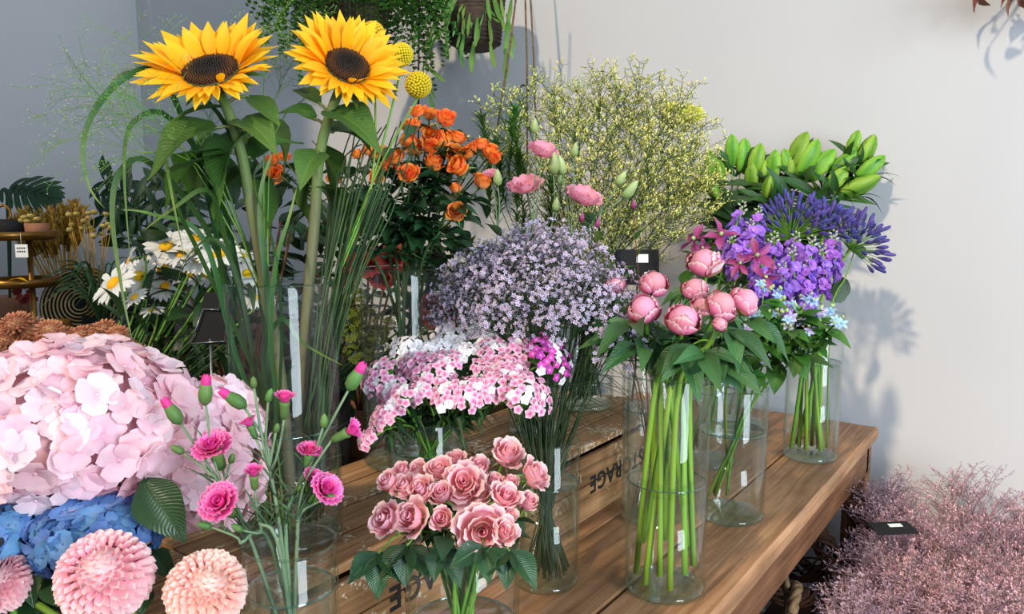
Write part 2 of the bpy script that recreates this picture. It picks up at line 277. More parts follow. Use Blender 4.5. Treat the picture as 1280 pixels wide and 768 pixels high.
# ------------------------------------------------------------------ mesh building
class B:
    def __init__(s): s.v = []; s.f = []; s.t = []; s.u = {}
    def grid(s, fn, nu, nv, t=None):
        o = len(s.v)
        for j in range(nv + 1):
            for i in range(nu + 1):
                s.u[len(s.v)] = -1 + 2 * i / nu; s.v.append(tuple(fn(-1 + 2 * i / nu, j / nv))); s.t.append(j / nv if t is None else t(-1 + 2 * i / nu, j / nv))
        for j in range(nv):
            for i in range(nu):
                a = o + j * (nu + 1) + i; s.f.append((a, a + 1, a + nu + 2, a + nu + 1))
        return s
    def tube(s, pts, rad, n=6, cap=True, t0=0.0, t1=1.0):
        pts = [V(p) for p in pts]; m = len(pts)
        if not hasattr(rad, '__len__'): rad = [rad] * m
        o = len(s.v); tan = []
        for i in range(m): tan.append((pts[min(i + 1, m - 1)] - pts[max(i - 1, 0)]).normalized())
        nrm = tan[0].orthogonal().normalized()
        for i in range(m):
            nrm = (nrm - tan[i] * nrm.dot(tan[i]))
            if nrm.length < 1e-6: nrm = tan[i].orthogonal()
            nrm.normalize(); b = tan[i].cross(nrm)
            for k in range(n):
                a = 2 * PI * k / n; s.v.append(tuple(pts[i] + (nrm * math.cos(a) + b * math.sin(a)) * rad[i])); s.t.append(t0 + (t1 - t0) * i / max(1, m - 1))
        for i in range(m - 1):
            for k in range(n):
                a = o + i * n + k; c = o + i * n + (k + 1) % n; s.f.append((a, c, c + n, a + n))
        if cap:
            s.f.append(tuple(o + k for k in range(n))[::-1]); s.f.append(tuple(o + (m - 1) * n + k for k in range(n)))
        return s
    def lathe(s, prof, n=24, tfn=None, cap=True):
        o = len(s.v); m = len(prof)
        for j, (r, z) in enumerate(prof):
            for k in range(n):
                a = 2 * PI * k / n; s.v.append((r * math.cos(a), r * math.sin(a), z)); s.t.append(tfn(j, r, z) if tfn else j / max(1, m - 1))
        for j in range(m - 1):
            for k in range(n):
                a = o + j * n + k; c = o + j * n + (k + 1) % n; s.f.append((a, c, c + n, a + n))
        if cap and prof[0][0] > 1e-5: s.f.append(tuple(o + k for k in range(n))[::-1])
        if cap and prof[-1][0] > 1e-5: s.f.append(tuple(o + (m - 1) * n + k for k in range(n)))
        return s
    def box(s, x0, x1, y0, y1, z0, z1, bev=0.0):
        o = len(s.v); b = bev
        if b <= 0:
            for x in (x0, x1):
                for y in (y0, y1):
                    for z in (z0, z1): s.v.append((x, y, z)); s.t.append(0.5)
            for q in ((0, 1, 3, 2), (4, 6, 7, 5), (0, 4, 5, 1), (2, 3, 7, 6), (0, 2, 6, 4), (1, 5, 7, 3)): s.f.append(tuple(o + i for i in q))
            return s
        ring = lambda x: [(x, y0 + b, z0), (x, y1 - b, z0), (x, y1, z0 + b), (x, y1, z1 - b), (x, y1 - b, z1), (x, y0 + b, z1), (x, y0, z1 - b), (x, y0, z0 + b)]
        ca, cb = (y0 + y1) / 2, (z0 + z1) / 2
        sh = lambda rr, e: [(x, ca + (y - ca) * (1 - 2 * e / (y1 - y0)), cb + (z - cb) * (1 - 2 * e / (z1 - z0))) for x, y, z in rr]
        for rr in (sh(ring(x0), b), ring(x0 + b), ring(x1 - b), sh(ring(x1), b)):
            for q in rr: s.v.append(q); s.t.append(0.5)
        for j in range(3):
            for k in range(8):
                a = o + j * 8 + k; c = o + j * 8 + (k + 1) % 8; s.f.append((a, c, c + 8, a + 8))
        s.f.append(tuple(o + k for k in range(8))[::-1]); s.f.append(tuple(o + 24 + k for k in range(8)))
        return s
    def add(s, other, M=None):
        o = len(s.v)
        if M is None: s.v += other.v
        else: s.v += [tuple(M @ V(p)) for p in other.v]
        s.t += other.t; s.u.update({k + o: q for k, q in other.u.items()}); s.f += [tuple(i + o for i in q) for q in other.f]
        return s
    def xf(s, M): s.v = [tuple(M @ V(p)) for p in s.v]; return s
    def mesh(s, name, mat, smooth=True):
        me = bpy.data.meshes.new(name); me.from_pydata(s.v, [], s.f)
        at = me.attributes.new('t', 'FLOAT', 'POINT'); at.data.foreach_set('value', s.t)
        if s.u:
            at = me.attributes.new('s', 'FLOAT', 'POINT'); at.data.foreach_set('value', [s.u.get(i, 0.0) for i in range(len(s.v))])
        if smooth: me.polygons.foreach_set('use_smooth', [True] * len(me.polygons))
        me.materials.append(MATS[mat]); me.update(); return me

def ob(name, data, parent=None, M=None):
    o = bpy.data.objects.new(name, data); COL.objects.link(o)
    if parent is not None: o.parent = parent
    if M is not None: o.matrix_basis = M
    return o
def tag(o, label, cat, group=None, kind=None):
    o['label'] = label; o['category'] = cat
    if group: o['group'] = group
    if kind: o['kind'] = kind
    return o
def thing(name, loc, label, cat, group=None):
    o = ob(name, None); o.location = loc; o.empty_display_size = 0.02
    return tag(o, label, cat, group)
def T(p): return Matrix.Translation(V(p))
def face(d, spin=0.0):
    return V(d).to_track_quat('Z', 'Y').to_matrix().to_4x4() @ Matrix.Rotation(spin, 4, 'Z')
def aim(pos, d, up=(0, 0, 1), s=1.0, roll=0.0):
    """matrix for leaves: local +Y runs along d, local +Z is the upper side"""
    y = V(d).normalized(); z = V(up) - y * V(up).dot(y)
    if z.length < 1e-3: z = y.orthogonal()
    z.normalize(); x = y.cross(z)
    M = Matrix(((x.x, y.x, z.x, 0), (x.y, y.y, z.y, 0), (x.z, y.z, z.z, 0), (0, 0, 0, 1)))
    return T(pos) @ M @ Matrix.Rotation(roll, 4, 'Y') @ Matrix.Scale(s, 4)
def S(k): return Matrix.Scale(k, 4)
def RZ(a): return Matrix.Rotation(a, 4, 'Z')
def RX(a): return Matrix.Rotation(a, 4, 'X')
def U(a, b): return random.uniform(a, b)
def rdir():
    while True:
        v = V((U(-1, 1), U(-1, 1), U(-1, 1)))
        if 0.05 < v.length < 1: return v.normalized()
def interp(pr, v):
    x = v * (len(pr) - 1); i = min(int(x), len(pr) - 2); f = x - i
    p0 = pr[max(i - 1, 0)]; p1 = pr[i]; p2 = pr[i + 1]; p3 = pr[min(i + 2, len(pr) - 1)]
    return [0.5 * (2 * b + (c - a) * f + (2 * a - 5 * b + 4 * c - d) * f * f + (3 * b - a - 3 * c + d) * f ** 3) for a, b, c, d in zip(p0, p1, p2, p3)]
def curve(pts, n):
    return [V(interp([tuple(p) for p in pts], i / n)) for i in range(n + 1)]
def at_curve(pts, t):
    return V(interp([tuple(p) for p in pts], t))
CACHE = {}
def cached(key, fn):
    if key not in CACHE: CACHE[key] = fn()
    return CACHE[key]

# ---- petals and leaves
def cup_petal(prof, half, nu=6, nv=5, round_=0.22, edge=0.0, waist=0.55, ruffle=0.0, rf=5):
    """petal wrapped round the flower axis; prof runs (radius, height) from base to lip"""
    b = B()
    def fn(u, v):
        ve = v * (1 - round_ * u * u * v)
        r, z = interp(prof, ve); wv = waist + (1 - waist) * math.sin(min(1, v * 1.25) * PI / 2)
        a = u * half * wv
        r *= 1 + edge * u * u * v
        if ruffle: z += ruffle * math.sin(rf * u * PI) * v ** 3; r += ruffle * math.cos(rf * u * PI * 0.8) * v ** 3
        return (r * math.cos(a), r * math.sin(a), z)
    return b.grid(fn, nu, nv)
def flat_petal(L, W, tip=1.0, base=0.25, lift=0.0, bend=0.0, fold=0.0, nu=4, nv=6, wmax=0.55, ruffle=0.0, notch=0.0):
    """petal or leaf along +Y, upper side +Z"""
    b = B()
    def width(v):
        if v < wmax: return base + (1 - base) * math.sin(v / wmax * PI / 2)
        q = (v - wmax) / (1 - wmax); return max(0.0, (1 - q ** (1.0 + tip))) ** (0.5 if tip > 1.5 else 0.85 if tip > .95 else 1.15)
    def fn(u, v):
        wv = width(v) * W / 2
        y = L * v * (1 - notch * (1 - abs(u)) * v ** 4)
        z = lift * math.sin(v * PI) - bend * v * v + fold * abs(u) * wv * 2 + ruffle * math.sin(v * 9 + u * 3) * abs(u)
        return (u * wv, y, z)
    return b.grid(fn, nu, nv)
def leaf(kind):
    def mk():
        if kind == 'rose': return flat_petal(1, .64, .75, .15, .03, .22, .22, 4, 8, .40, .015)
        if kind == 'peony': return flat_petal(1, .40, .6, .10, .05, .30, .20, 4, 7, .42, .012)
        if kind == 'lance': return flat_petal(1, .20, .5, .25, .06, .28, .20, 2, 7, .40)
        if kind == 'lance2': return flat_petal(1, .26, .7, .2, .04, .15, .15, 4, 7, .45)
        if kind == 'lily': return flat_petal(1, .21, .4, .35, .08, .45, .18, 2, 8, .35)
        if kind == 'sun': return flat_petal(1, .80, .5, .35, .05, .35, .18, 6, 8, .30, .03)
        if kind == 'ovate': return flat_petal(1, .55, .9, .15, .04, .15, .15, 4, 6, .42, .01)
        if kind == 'round': return flat_petal(1, .9, 1.6, .3, .03, .12, .12, 4, 6, .5)
        if kind == 'needle': return flat_petal(1, .09, .4, .6, .03, .12, .1, 2, 4, .3)
    return cached(('leafB', kind), mk)
def leaf_mesh(kind, mat): return cached(('leafM', kind, mat), lambda: leaf(kind).mesh('leaf', mat))
def put_leaf(th, base, pos, d, s, kind, mat, up=(0, 0, 1), roll=0.0, name='leaf'):
    return ob(name, leaf_mesh(kind, mat), th, aim(V(pos) - V(base), d, up, s, roll))
def stem(th, base, pts, r0, r1, mat, n=6, seg=10, name='stem'):
    b = B(); q = [p - V(base) for p in curve(pts, seg)]
    b.tube(q, [r0 + (r1 - r0) * i / seg for i in range(seg + 1)], n)
    return ob(name, b.mesh(name, mat), th)
def branch(th, pts, base, r0, r1, mat, name='branch'): return stem(th, base, pts, r0, r1, mat, 5, 5, name)

# ------------------------------------------------------------------ the setting
TZ = 0.72; CZ = TZ + 0.14
WX = 2.235; WY = 4.0
def struct(name, b, mat, smooth=False, M=None):
    o = ob(name, b.mesh(name, mat, smooth), None, M); o['kind'] = 'structure'; return o
struct('floor', B().box(-2.5, WX, -3.2, WY, -0.1, 0), 'floor_stone')
struct('wall_back', B().box(WX, WX + 0.15, -3.2, WY + 0.15, 0, 3.4), 'wall_paint')
struct('wall_left', B().box(-0.35, WX, WY, WY + 0.15, 0, 3.4), 'wall_paint')
struct('sun_block_pier', B().box(-1.45, -1.30, 2.85, WY + 0.15, 0, 5.2), 'wall_paint')  # unseen pier, added to keep the sun off the left of the back wall
struct('baseboard_back', B().box(WX - 0.016, WX, -3.2, WY, 0, 0.09, 0.004), 'white_card')

# display table
TX0, TX1, TY0, TY1 = -0.42, 2.165, 0.36, 1.06
tb = thing('display_table', (1.0, 0.7, 0), 'long rustic wooden display table holding the glass vases, its end at the white wall', 'table')
bx = V((1.0, 0.7, 0))
nb = 5; bw = (TY1 - TY0) / nb
for i in range(nb):
    y0 = TY0 + i * bw; b = B().box(TX0, TX1, y0 + 0.0002, y0 + bw - 0.0002, TZ - 0.034, TZ, 0.003 if i else 0.007)
    ob('plank', b.xf(T(-bx)).mesh('plank', 'table_wood', False), tb)
for y in (TY0 + 0.012, TY1 - 0.034):
    ob('apron', B().box(TX0 + 0.05, TX1 - 0.05, y, y + 0.022, TZ - 0.112, TZ - 0.034, 0.002).xf(T(-bx)).mesh('apron', 'apron_wood', False), tb)
for x in (TX0 + 0.03, TX1 - 0.052):
    ob('apron', B().box(-.011, .011, TY0 + 0.034, TY1 - 0.034, TZ - 0.112, TZ - 0.034, 0.002).xf(T(V((x + .011, 0, 0)) - bx)).mesh('apron', 'apron_wood', False), tb)
for x in (TX0 + 0.02, TX1 - 0.075):
    for y in (TY0 + 0.012, TY1 - 0.067):
        ob('leg', B().box(x, x + 0.055, y, y + 0.055, 0, TZ - 0.034, 0.003).xf(T(-bx)).mesh('leg', 'apron_wood', False), tb)

# upturned crates
def text_mesh(txt, size, mat):
    c = bpy.data.curves.new('lettering', 'FONT'); c.body = txt; c.size = size; c.offset = size * 0.022; c.space_character = 1.12
    c.extrude = 0.0002
    o = bpy.data.objects.new('tmp', c); COL.objects.link(o); bpy.context.view_layer.update()
    me = bpy.data.meshes.new_from_object(o.evaluated_get(bpy.context.evaluated_depsgraph_get())); bpy.data.objects.remove(o)
    me.materials.clear(); me.materials.append(MATS[mat]); me.name = 'lettering'
    xs = [v.co.x for v in me.vertices]; me['w'] = max(xs) - min(xs)
    return me
TEXT = text_mesh('STORAGE', 0.046, 'ink')
CL = 0.52; CY0 = 0.675; CY1 = 0.955
LBL = {0: 'flecked wooden crate turned upside down under the hydrangeas', 1: 'flecked wooden crate turned upside down under the sunflower vase', 2: 'flecked wooden crate turned upside down under the yellow statice vase'}
for k in range(3):
    x0 = -0.02 + k * 0.526; base = V((x0 + CL / 2, (CY0 + CY1) / 2, TZ)); c = thing('wooden_crate', base, LBL[k], 'crate', 'upturned crates along the table')
    for j in range(2):
        z0 = TZ + 0.001 + j * 0.066
        for side, y in ((0, CY0), (1, CY1 - 0.011)):
            p = ob('side_board', B().box(x0, x0 + CL, y, y + 0.011, z0, z0 + 0.0635 - (0.012 if j else 0), 0.0015).xf(T(-base)).mesh('side_board', 'crate_wood', False), c)
    for x in (x0 + 0.001, x0 + CL - 0.013):
        ob('end_board', B().box(x, x + 0.012, CY0 + 0.012, CY1 - 0.012, TZ, CZ - 0.013, 0.001).xf(T(-base)).mesh('end_board', 'crate_wood', False), c)
    n = 4; wd = (CY1 - CY0) / n
    for j in range(n):
        dx = U(-0.003, 0.003)
        ob('top_board', B().box(x0 + dx, x0 + CL + dx, CY0 + j * wd + 0.003, CY0 + (j + 1) * wd - 0.002, CZ - 0.012, CZ, 0.0015).xf(T(-base)).mesh('top_board', 'crate_wood', False), c)
    if k > 0:
        # stencilled word, upside down on the front boards
        ex = (0.672, 1.190)[k - 1]
        M = Matrix(((-1, 0, 0, 0), (0, 0, -1, 0), (0, -1, 0, 0), (0, 0, 0, 1)))
        ob('lettering', TEXT, c, T(V((ex + TEXT['w'], CY0 - 0.0009, TZ + 0.078)) - base) @ M)

# ------------------------------------------------------------------ vases
VASES = {}
def vase(key, cx, cy, z, r, h, wl, label, group='clear cylinder vases'):
    base = V((cx, cy, z)); th = thing('glass_vase', base, label, 'vase', group)
    k = r
    wallp = [(r - .002, .004), (r, .012), (r, h - .002), (r - .0012, h), (r - .0024, h - .002), (r - .0028, .013)]
    b = B(); n = 48; o = 0
    for rr, z_ in wallp:
        for i in range(n):
            a = 2 * PI * i / n; b.v.append((rr * math.cos(a), rr * math.sin(a), z_)); b.t.append(0.5)
    for j in range(len(wallp) - 1):
        for i in range(n): a = j * n + i; c = j * n + (i + 1) % n; b.f.append((a, c, c + n, a + n))
    ob('glass_wall', b.mesh('glass_wall', 'glass'), th)
    ob('base', B().lathe([(0, .0005), (r - .012, .0005), (r - .004, .002), (r - .0015, .006), (r - .0022, .010), (r - .008, .0125), (0, .0115)], 48).mesh('base', 'glass_base'), th)
    rim = B().tube([((r - .0012) * math.cos(2 * PI * i / 48), (r - .0012) * math.sin(2 * PI * i / 48), h) for i in range(49)], .0014, 6, False)
    ob('rim', rim.mesh('rim', 'glass_solid'), th)
    if wl:
        ri = r - .0034
        ob('water', B().lathe([(ri - .0005, .0135), (ri, .014), (ri, wl - .001), (ri - .0015, wl - .0016), (0, wl - .0016)], 40, None, False).mesh('water', 'water'), th)
        ob('waterline', B().tube([(ri * math.cos(2 * PI * i / 48), ri * math.sin(2 * PI * i / 48), wl - .001) for i in range(49)], .0013, 5, False).mesh('waterline', 'meniscus'), th)
    VASES[key] = (base, r, h)
    return th
def bucket(key, cx, cy, z, r, h, label, mat='zinc', cat='bucket', group=None):
    base = V((cx, cy, z)); th = thing('flower_bucket', base, label, cat, group)
    ob('body', B().lathe([(0, 0), (r * .86, 0), (r * .87, .004), (r, h), (r - .004, h), (r * .84, .01), (0, .01)], 28).mesh('body', mat), th)
    ob('rim', B().tube([(r * math.cos(2 * PI * i / 28), r * math.sin(2 * PI * i / 28), h) for i in range(29)], .004, 6, False).mesh('rim', mat), th)
    VASES[key] = (base, r, h)
    return th
def from_vase(key, head, spread=0.8, low=0.55, ang=None):
    """stem path: foot in the vase, over the rim, up to the head"""
    base, r, h = VASES[key]; head = V(head)
    d = V((head.x - base.x, head.y - base.y, 0)); L = d.length
    if L > 1e-4: d /= L
    k = min(1.0, L / (r * 2.2)) * spread
    q = base + d * (r * k * 0.9) + V((0, 0, h * 0.96)) + V((U(-.2, .2) * r, U(-.2, .2) * r, 0))
    q2 = V((q.x - base.x, q.y - base.y, 0))
    if q2.length > r * .86: q2 *= r * .86 / q2.length; q = V((base.x + q2.x, base.y + q2.y, q.z))
    f = base - d * (r * low * k) + V((U(-.3, .3) * r, U(-.3, .3) * r, .018 + U(0, .02)))
    g = V((f.x - base.x, f.y - base.y, 0))
    if g.length > r * .74: g *= r * .74 / g.length; f = V((base.x + g.x, base.y + g.y, f.z))
    return [f, q, head]

vp = on_z(830, 735, TZ)
vase('peony', vp.x, vp.y, TZ, .060, .328, .170, 'tall clear glass cylinder vase of peonies near the table edge')
vase('clematis', 1.256, .585, TZ, .055, .300, .21, 'clear glass vase of thin brown stems behind the peony vase, beside the lettered crate')
vase('tweedia', 1.352, .470, TZ, .062, .246, .165, 'shorter clear glass vase of pale blue tweedia behind the peony vase')
vase('agapanthus', 1.80, .442, TZ, .061, .335, .225, 'clear glass vase of thick green agapanthus stems at the wall end of the table')
vase('lily', 1.965, .66, TZ, .068, .33, .18, 'clear glass vase of lilies standing next to the white wall')
vase('stock', 1.62, .62, TZ, .062, .30, .17, 'clear glass vase of purple stock between the tweedia and lily vases')
vase('statice', .937, .608, TZ, .051, .226, .160, 'clear glass vase of lavender statice in front of the crates')
vase('rose', .607, .500, TZ, .061, .215, .120, 'clear glass vase of pale pink roses in front of the crates')
vase('carnation', .432, .562, TZ, .043, .258, .215, 'narrow clear glass vase of hot pink spray carnations')
vase('sunflower', .612, .795, CZ, .068, .334, .150, 'tall clear glass vase of two sunflowers on a crate')
vase('orange', .925, .882, CZ, .072, .330, .150, 'tall clear glass vase of orange spray roses on a crate')
vase('william', .818, .738, CZ, .060, .125, .080, 'clear glass vase of sweet williams on a crate')
vase('lisianthus', 1.20, .80, CZ, .056, .28, .15, 'clear glass vase of pink lisianthus on a crate behind the lavender statice')
vase('yellow', 1.43, .825, CZ, .060, .30, .06, 'clear glass vase of yellow statice on a crate')
bucket('hydrangea', .225, .83, CZ, .075, .12, 'low zinc pot of pink hydrangeas on a crate')
bucket('blue', .21, .575, TZ, .075, .16, 'zinc pot of blue hydrangeas in front of a crate')
bucket('pompon', .345, .475, TZ, .04, .12, 'small zinc pot of pompon chrysanthemums on the table')
# lower bench behind the table
bench = thing('back_bench', (0.6, 1.75, 0), 'dark wooden bench behind the display table, under the daisies', 'bench')
for i in range(4): ob('plank', B().box(-1.0, 1.55, -.45 + i * .225, -.45 + i * .225 + .222, .60, .63, .003).mesh('plank', 'dark_wood', False), bench)
for x in (-.95, 1.45):
    for y in (-.43, .38): ob('leg', B().box(x, x + .05, y, y + .05, 0, .60, .003).mesh('leg', 'dark_wood', False), bench)
bucket('daisy', .62, 1.42, .63, .085, .24, 'dark bucket of white daisies on the back bench', 'black_metal')
bucket('mum', .22, 1.50, .63, .12, .20, 'dark bucket of rust chrysanthemums on the back bench', 'black_metal')
bucket('red', 1.18, 1.42, .63, .085, .24, 'dark bucket of red blooms on the back bench', 'black_metal')

# ------------------------------------------------------------------ blooms
def spiral_heart(turns=2.6, r0=.06, r1=.44, z0=.12, z1=.95):
    b = B(); nt = 34
    def fn(u, v):
        a = (u + 1) / 2; th = a * turns * 2 * PI; r = r0 + (r1 - r0) * a ** .85
        top = z1 - .10 * a + .03 * math.sin(th * 1.7)
        r2 = r * (.55 + .45 * math.sin(v * PI * .62)) + .035 * v ** 4
        return (r2 * math.cos(th), r2 * math.sin(th), z0 + (top - z0) * v)
    return b.grid(fn, nt, 3)
def rose_parts(mat, heart):
    def mk():
        d = {'heart': spiral_heart(1.7, .05, .30, .12, 1.22).mesh('bloom', heart)}
        d['in'] = cup_petal([(.10, 0), (.38, .30), (.46, .75), (.42, 1.12), (.47, 1.26)], 1.15, 8, 6, .26, .10).mesh('petal', mat)
        d['mid'] = cup_petal([(.10, 0), (.52, .22), (.66, .66), (.66, 1.02), (.80, 1.16)], .95, 8, 6, .40, .06, ruffle=.03).mesh('petal', mat)
        d['out'] = cup_petal([(.10, 0), (.62, .12), (.84, .50), (.92, .86), (1.16, .94)], .80, 8, 6, .46, .05, ruffle=.04).mesh('petal', mat)
        d['wide'] = cup_petal([(.10, 0), (.72, .04), (1.02, .30), (1.18, .58), (1.40, .56)], .68, 8, 6, .45, .05, ruffle=.05).mesh('petal', mat)
        return d
    return cached(('rose', mat), mk)
def rose_bloom(th, lp, d, R, mat, heart, openness=1):
    m = rose_parts(mat, heart); M = T(lp) @ face(d, U(0, 6.28)) @ S(R)
    h = ob('bloom', m['heart'], th, M)
    sets = [('in', 3, .95), ('mid', 4, 1), ('out', 5, 1)]
    if openness == 0: sets = [('in', 3, .95), ('mid', 4, .92), ('out', 3, .86)]
    if openness == 2: sets = [('in', 3, 1.0), ('mid', 5, 1.06), ('out', 5, 1.05), ('wide', 6, 1.04)]
    for nme, n, s in sets:
        a0 = U(0, 6.28)
        for i in range(n):
            k = s * U(.90, 1.08)
            ob('petal', m[nme], h, RZ(a0 + i * 2 * PI / n + U(-.12, .12)) @ Matrix.Rotation(U(-.08, .16) if openness else U(-.06, .06), 4, 'Y') @ Matrix.Diagonal((k, k, s * U(.82, 1.06) * (1.1 if openness == 0 else 1.0), 1)))
    sm = cached('sepalM', lambda: flat_petal(1.05, .30, .4, .7, .0, .35, .1, 2, 5, .2).mesh('sepal', 'sepal'))
    for i in range(5):
        a = i * 2 * PI / 5 + U(-.2, .2); dr = V((math.cos(a), math.sin(a), U(-.25, .35)))
        ob('sepal', sm, h, aim((0.08 * math.cos(a), 0.08 * math.sin(a), 0), dr, (0, 0, 1), U(.8, 1.1)))
    return h
def rose_leaves(th, base, pts, n, s, mat, t0=.5, t1=.9, kind='rose'):
    for i in range(n):
        t = t0 + (t1 - t0) * (i + U(.2, .8)) / n; p = at_curve(pts, t); a = U(0, 6.28)
        d = V((math.cos(a), math.sin(a), U(-.2, .45))).normalized(); L = s * U(.8, 1.2)
        e = p + d * L * .9
        b = B().tube([p - V(base), (p + e) / 2 - V(base) + V((0, 0, .004)), e - V(base)], [.0012, .001, .0008], 4); ob('leaf_stalk', b.mesh('leaf_stalk', 'stem_dark'), th)
        side = d.cross(V((0, 0, 1))).normalized()
        put_leaf(th, base, e, d + V((0, 0, -.3)), L, kind, mat, roll=U(-.5, .5))
        for sgn in (-1, 1):
            put_leaf(th, base, p + d * L * .55, d * .5 + side * sgn + V((0, 0, U(-.3, .2))), L * .85, kind, mat, roll=U(-.5, .5))

# --- pale pink roses
PINK = [(487,604,30,0),(503,589,24,0),(524,590,28,0),(506,609,30,1),(526,614,40,1),(549,588,32,1),(570,576,28,0),(552,619,33,0),(579,605,50,2),(598,586,31,0),(601,620,29,0),(634,568,38,1),(668,594,37,1),(617,604,28,0),(636,606,27,0),(631,622,37,1),(659,629,29,0),(484,650,40,1),(516,648,42,1),(554,650,33,0),(602,664,60,2),(630,666,33,1),(635,646,25,0)]
for i, (px, py, w_, op) in enumerate(PINK):
    d = .775 + (668 - py) / 100 * .12 + (0.02 if w_ < 30 else 0); R = w_ / 2 * d / FPX / (1.0 if op == 1 else .93 if op == 0 else 1.22)
    fx = (px - 575) / 130
    dr = D(fx * .7, .75 if py < 640 else .38, .5 if op < 2 else .95)
    if (px, py) == (602, 664): dr = D(.1, .30, 1)
    if (px, py) == (668, 594): dr = D(.75, .55, .35)
    c = P(px, py, d); hp = c - dr * R * .5
    pts = from_vase('rose', hp); pts = pts[:2] + [hp - dr * .03 + V((0, 0, -.006)), hp]
    base = pts[0]
    R *= 1.06
    lab = ['pale pink rose still half closed among the pink roses', 'pale pink rose with loosely cupped petals among the pink roses', 'large fully open pale pink rose facing out of the bunch'][op]
    lab = {(602, 664): 'largest fully open pale pink rose, just above the dark leaves at the rim', (579, 605): 'fully open pale pink rose surrounded by smaller pink roses', (634, 568): 'cupped pink rose standing tallest in front of the sweet williams', (668, 594): 'cupped pink rose leaning out towards the statice vase'}.get((px, py), lab)
    th = thing('pink_rose', base, lab, 'rose', ['half closed pink roses', 'cupped pink roses', 'fully open pink roses'][op])
    stem(th, base, pts, .0024, .0018, 'stem_green')
    rose_bloom(th, hp - base, dr, R, 'rose_pink', 'rose_pink_heart', op)
    rose_leaves(th, base, pts, 1, .030, 'leaf_rose', .40, .75)
    if i in (17, 18, 19, 20, 21):
        q = P(px + (px - 575) * .12, 688 + U(-6, 10), d - .01); p0 = at_curve(pts, .66)
        branch(th, [p0, (p0 + q) / 2 + V((0, 0, .008)), q], base, .0014, .001, 'stem_green', 'leaf_stalk')
        for a_ in (-.75, 0.05, .8): put_leaf(th, base, q, D(a_ + U(-.2, .2), -.55 + U(-.2, .3), .6), U(.036, .046), 'rose', 'leaf_rose', up=D(a_ * .5, 1, .9), roll=U(-.3, .3))

# --- orange spray roses: several stems, each with a few blooms
OR = [(522,140,18),(537,144,19),(557,149,25),(514,159,23),(512,177,23),(519,186,25),(539,169,20),(537,184,21),(552,178,27),(561,171,22),(573,173,20),(568,194,25),(586,190,22),(574,208,28),(542,205,25),(511,218,23),(602,228,25),(570,236,16),(612,190,23),(601,181,20),(616,198,18),(494,197,22),(498,212,18),(480,209,16),(470,195,18),(461,188,18),(470,222,18),(571,265,21),(345,217,21),(341,201,17),(420,220,19),(447,194,16),(427,206,16),(355,196,14),(478,190,16)]
groups = [[0,1,2,6],[3,4,5,7],[8,9,10,11],[12,13,18,19,20],[14,15,21,22],[16,17,27],[23,24,25,26],[28,29,33],[30,31,32,34]]
for gi, g in enumerate(groups):
    ps = [P(OR[i][0], OR[i][1], 1.17 + (240 - OR[i][1]) / 110 * .10 + U(-.02, .02)) for i in g]
    cen = sum(ps, V()) / len(ps); fork = cen + (VASES['orange'][0] + V((0, 0, .3)) - cen) * .38
    pts = from_vase('orange', fork); base = pts[0]
    th = thing('orange_spray_rose', base, {0: 'orange spray rose stem with the topmost blooms, under the craspedia balls', 5: 'orange spray rose stem with one low bloom just above the lavender statice', 7: 'orange spray roses glimpsed between the two sunflower stems', 8: 'orange spray roses behind the thin reed stems', 3: 'orange spray rose stem reaching towards the green filler sprigs'}.get(gi, 'branching stem of small orange spray roses in the middle of the bunch'), 'rose', 'orange spray rose stems')
    stem(th, base, pts, .0032, .0024, 'stem_dark')
    for i, c in zip(g, ps):
        w_ = OR[i][2] * 1.16; R = w_ / 2 * depth(c) / FPX / .98
        dr = (D(0, .55, .45) + (c - cen).normalized() * .55 + rdir() * .15).normalized(); hp = c - dr * R * .5
        branch(th, [fork, (fork + hp) / 2 + (hp - cen) * .12, hp], base, .0018, .0012, 'stem_dark')
        rose_bloom(th, hp - base, dr, R, 'rose_orange', 'rose_orange_heart', 0 if (i % 3) else 1)
    rose_leaves(th, base, pts + [cen], 14, .040, 'leaf_rose', .38, .95)

# --- peony buds
def peony_parts():
    d = {'heart': B().lathe([(0, .05), (.5, .1), (.82, .4), (.9, .75), (.78, 1.15), (.5, 1.45), (0, 1.55)], 14).mesh('bud', 'peony_heart')}
    d['in'] = cup_petal([(.2, .0), (.78, .22), (.98, .72), (.80, 1.25), (.34, 1.58)], .95, 8, 7, .22, .05, ruffle=.07).mesh('petal', 'peony')
    d['out'] = cup_petal([(.2, -.02), (.82, .18), (1.04, .66), (.95, 1.1), (.72, 1.40)], .80, 8, 7, .34, .06, ruffle=.08).mesh('petal', 'peony')
    d['guard'] = cup_petal([(.12, -.06), (.66, .06), (1.0, .42), (1.08, .78), (1.02, 1.0)], .62, 6, 5, .35, .03).mesh('guard_petal', 'peony_guard')
    d['open'] = cup_petal([(.2, -.02), (.9, .2), (1.2, .7), (1.35, 1.25), (1.55, 1.7)], .55, 6, 6, .25, .0, ruffle=.03).mesh('petal', 'hydrangea_pale')
    return d
PEO = [(769,356,26,-.3,.9),(818,354,34,.1,.9),(805,386,38,-.25,.75),(855,399,41,0,.55),(869,361,31,0,.8),(881,328,40,-.1,.75),(877,384,26,.1,.7),(902,381,38,.2,.6),(932,376,36,.65,.65),(900,405,18,.1,.4)]
pm = peony_parts()
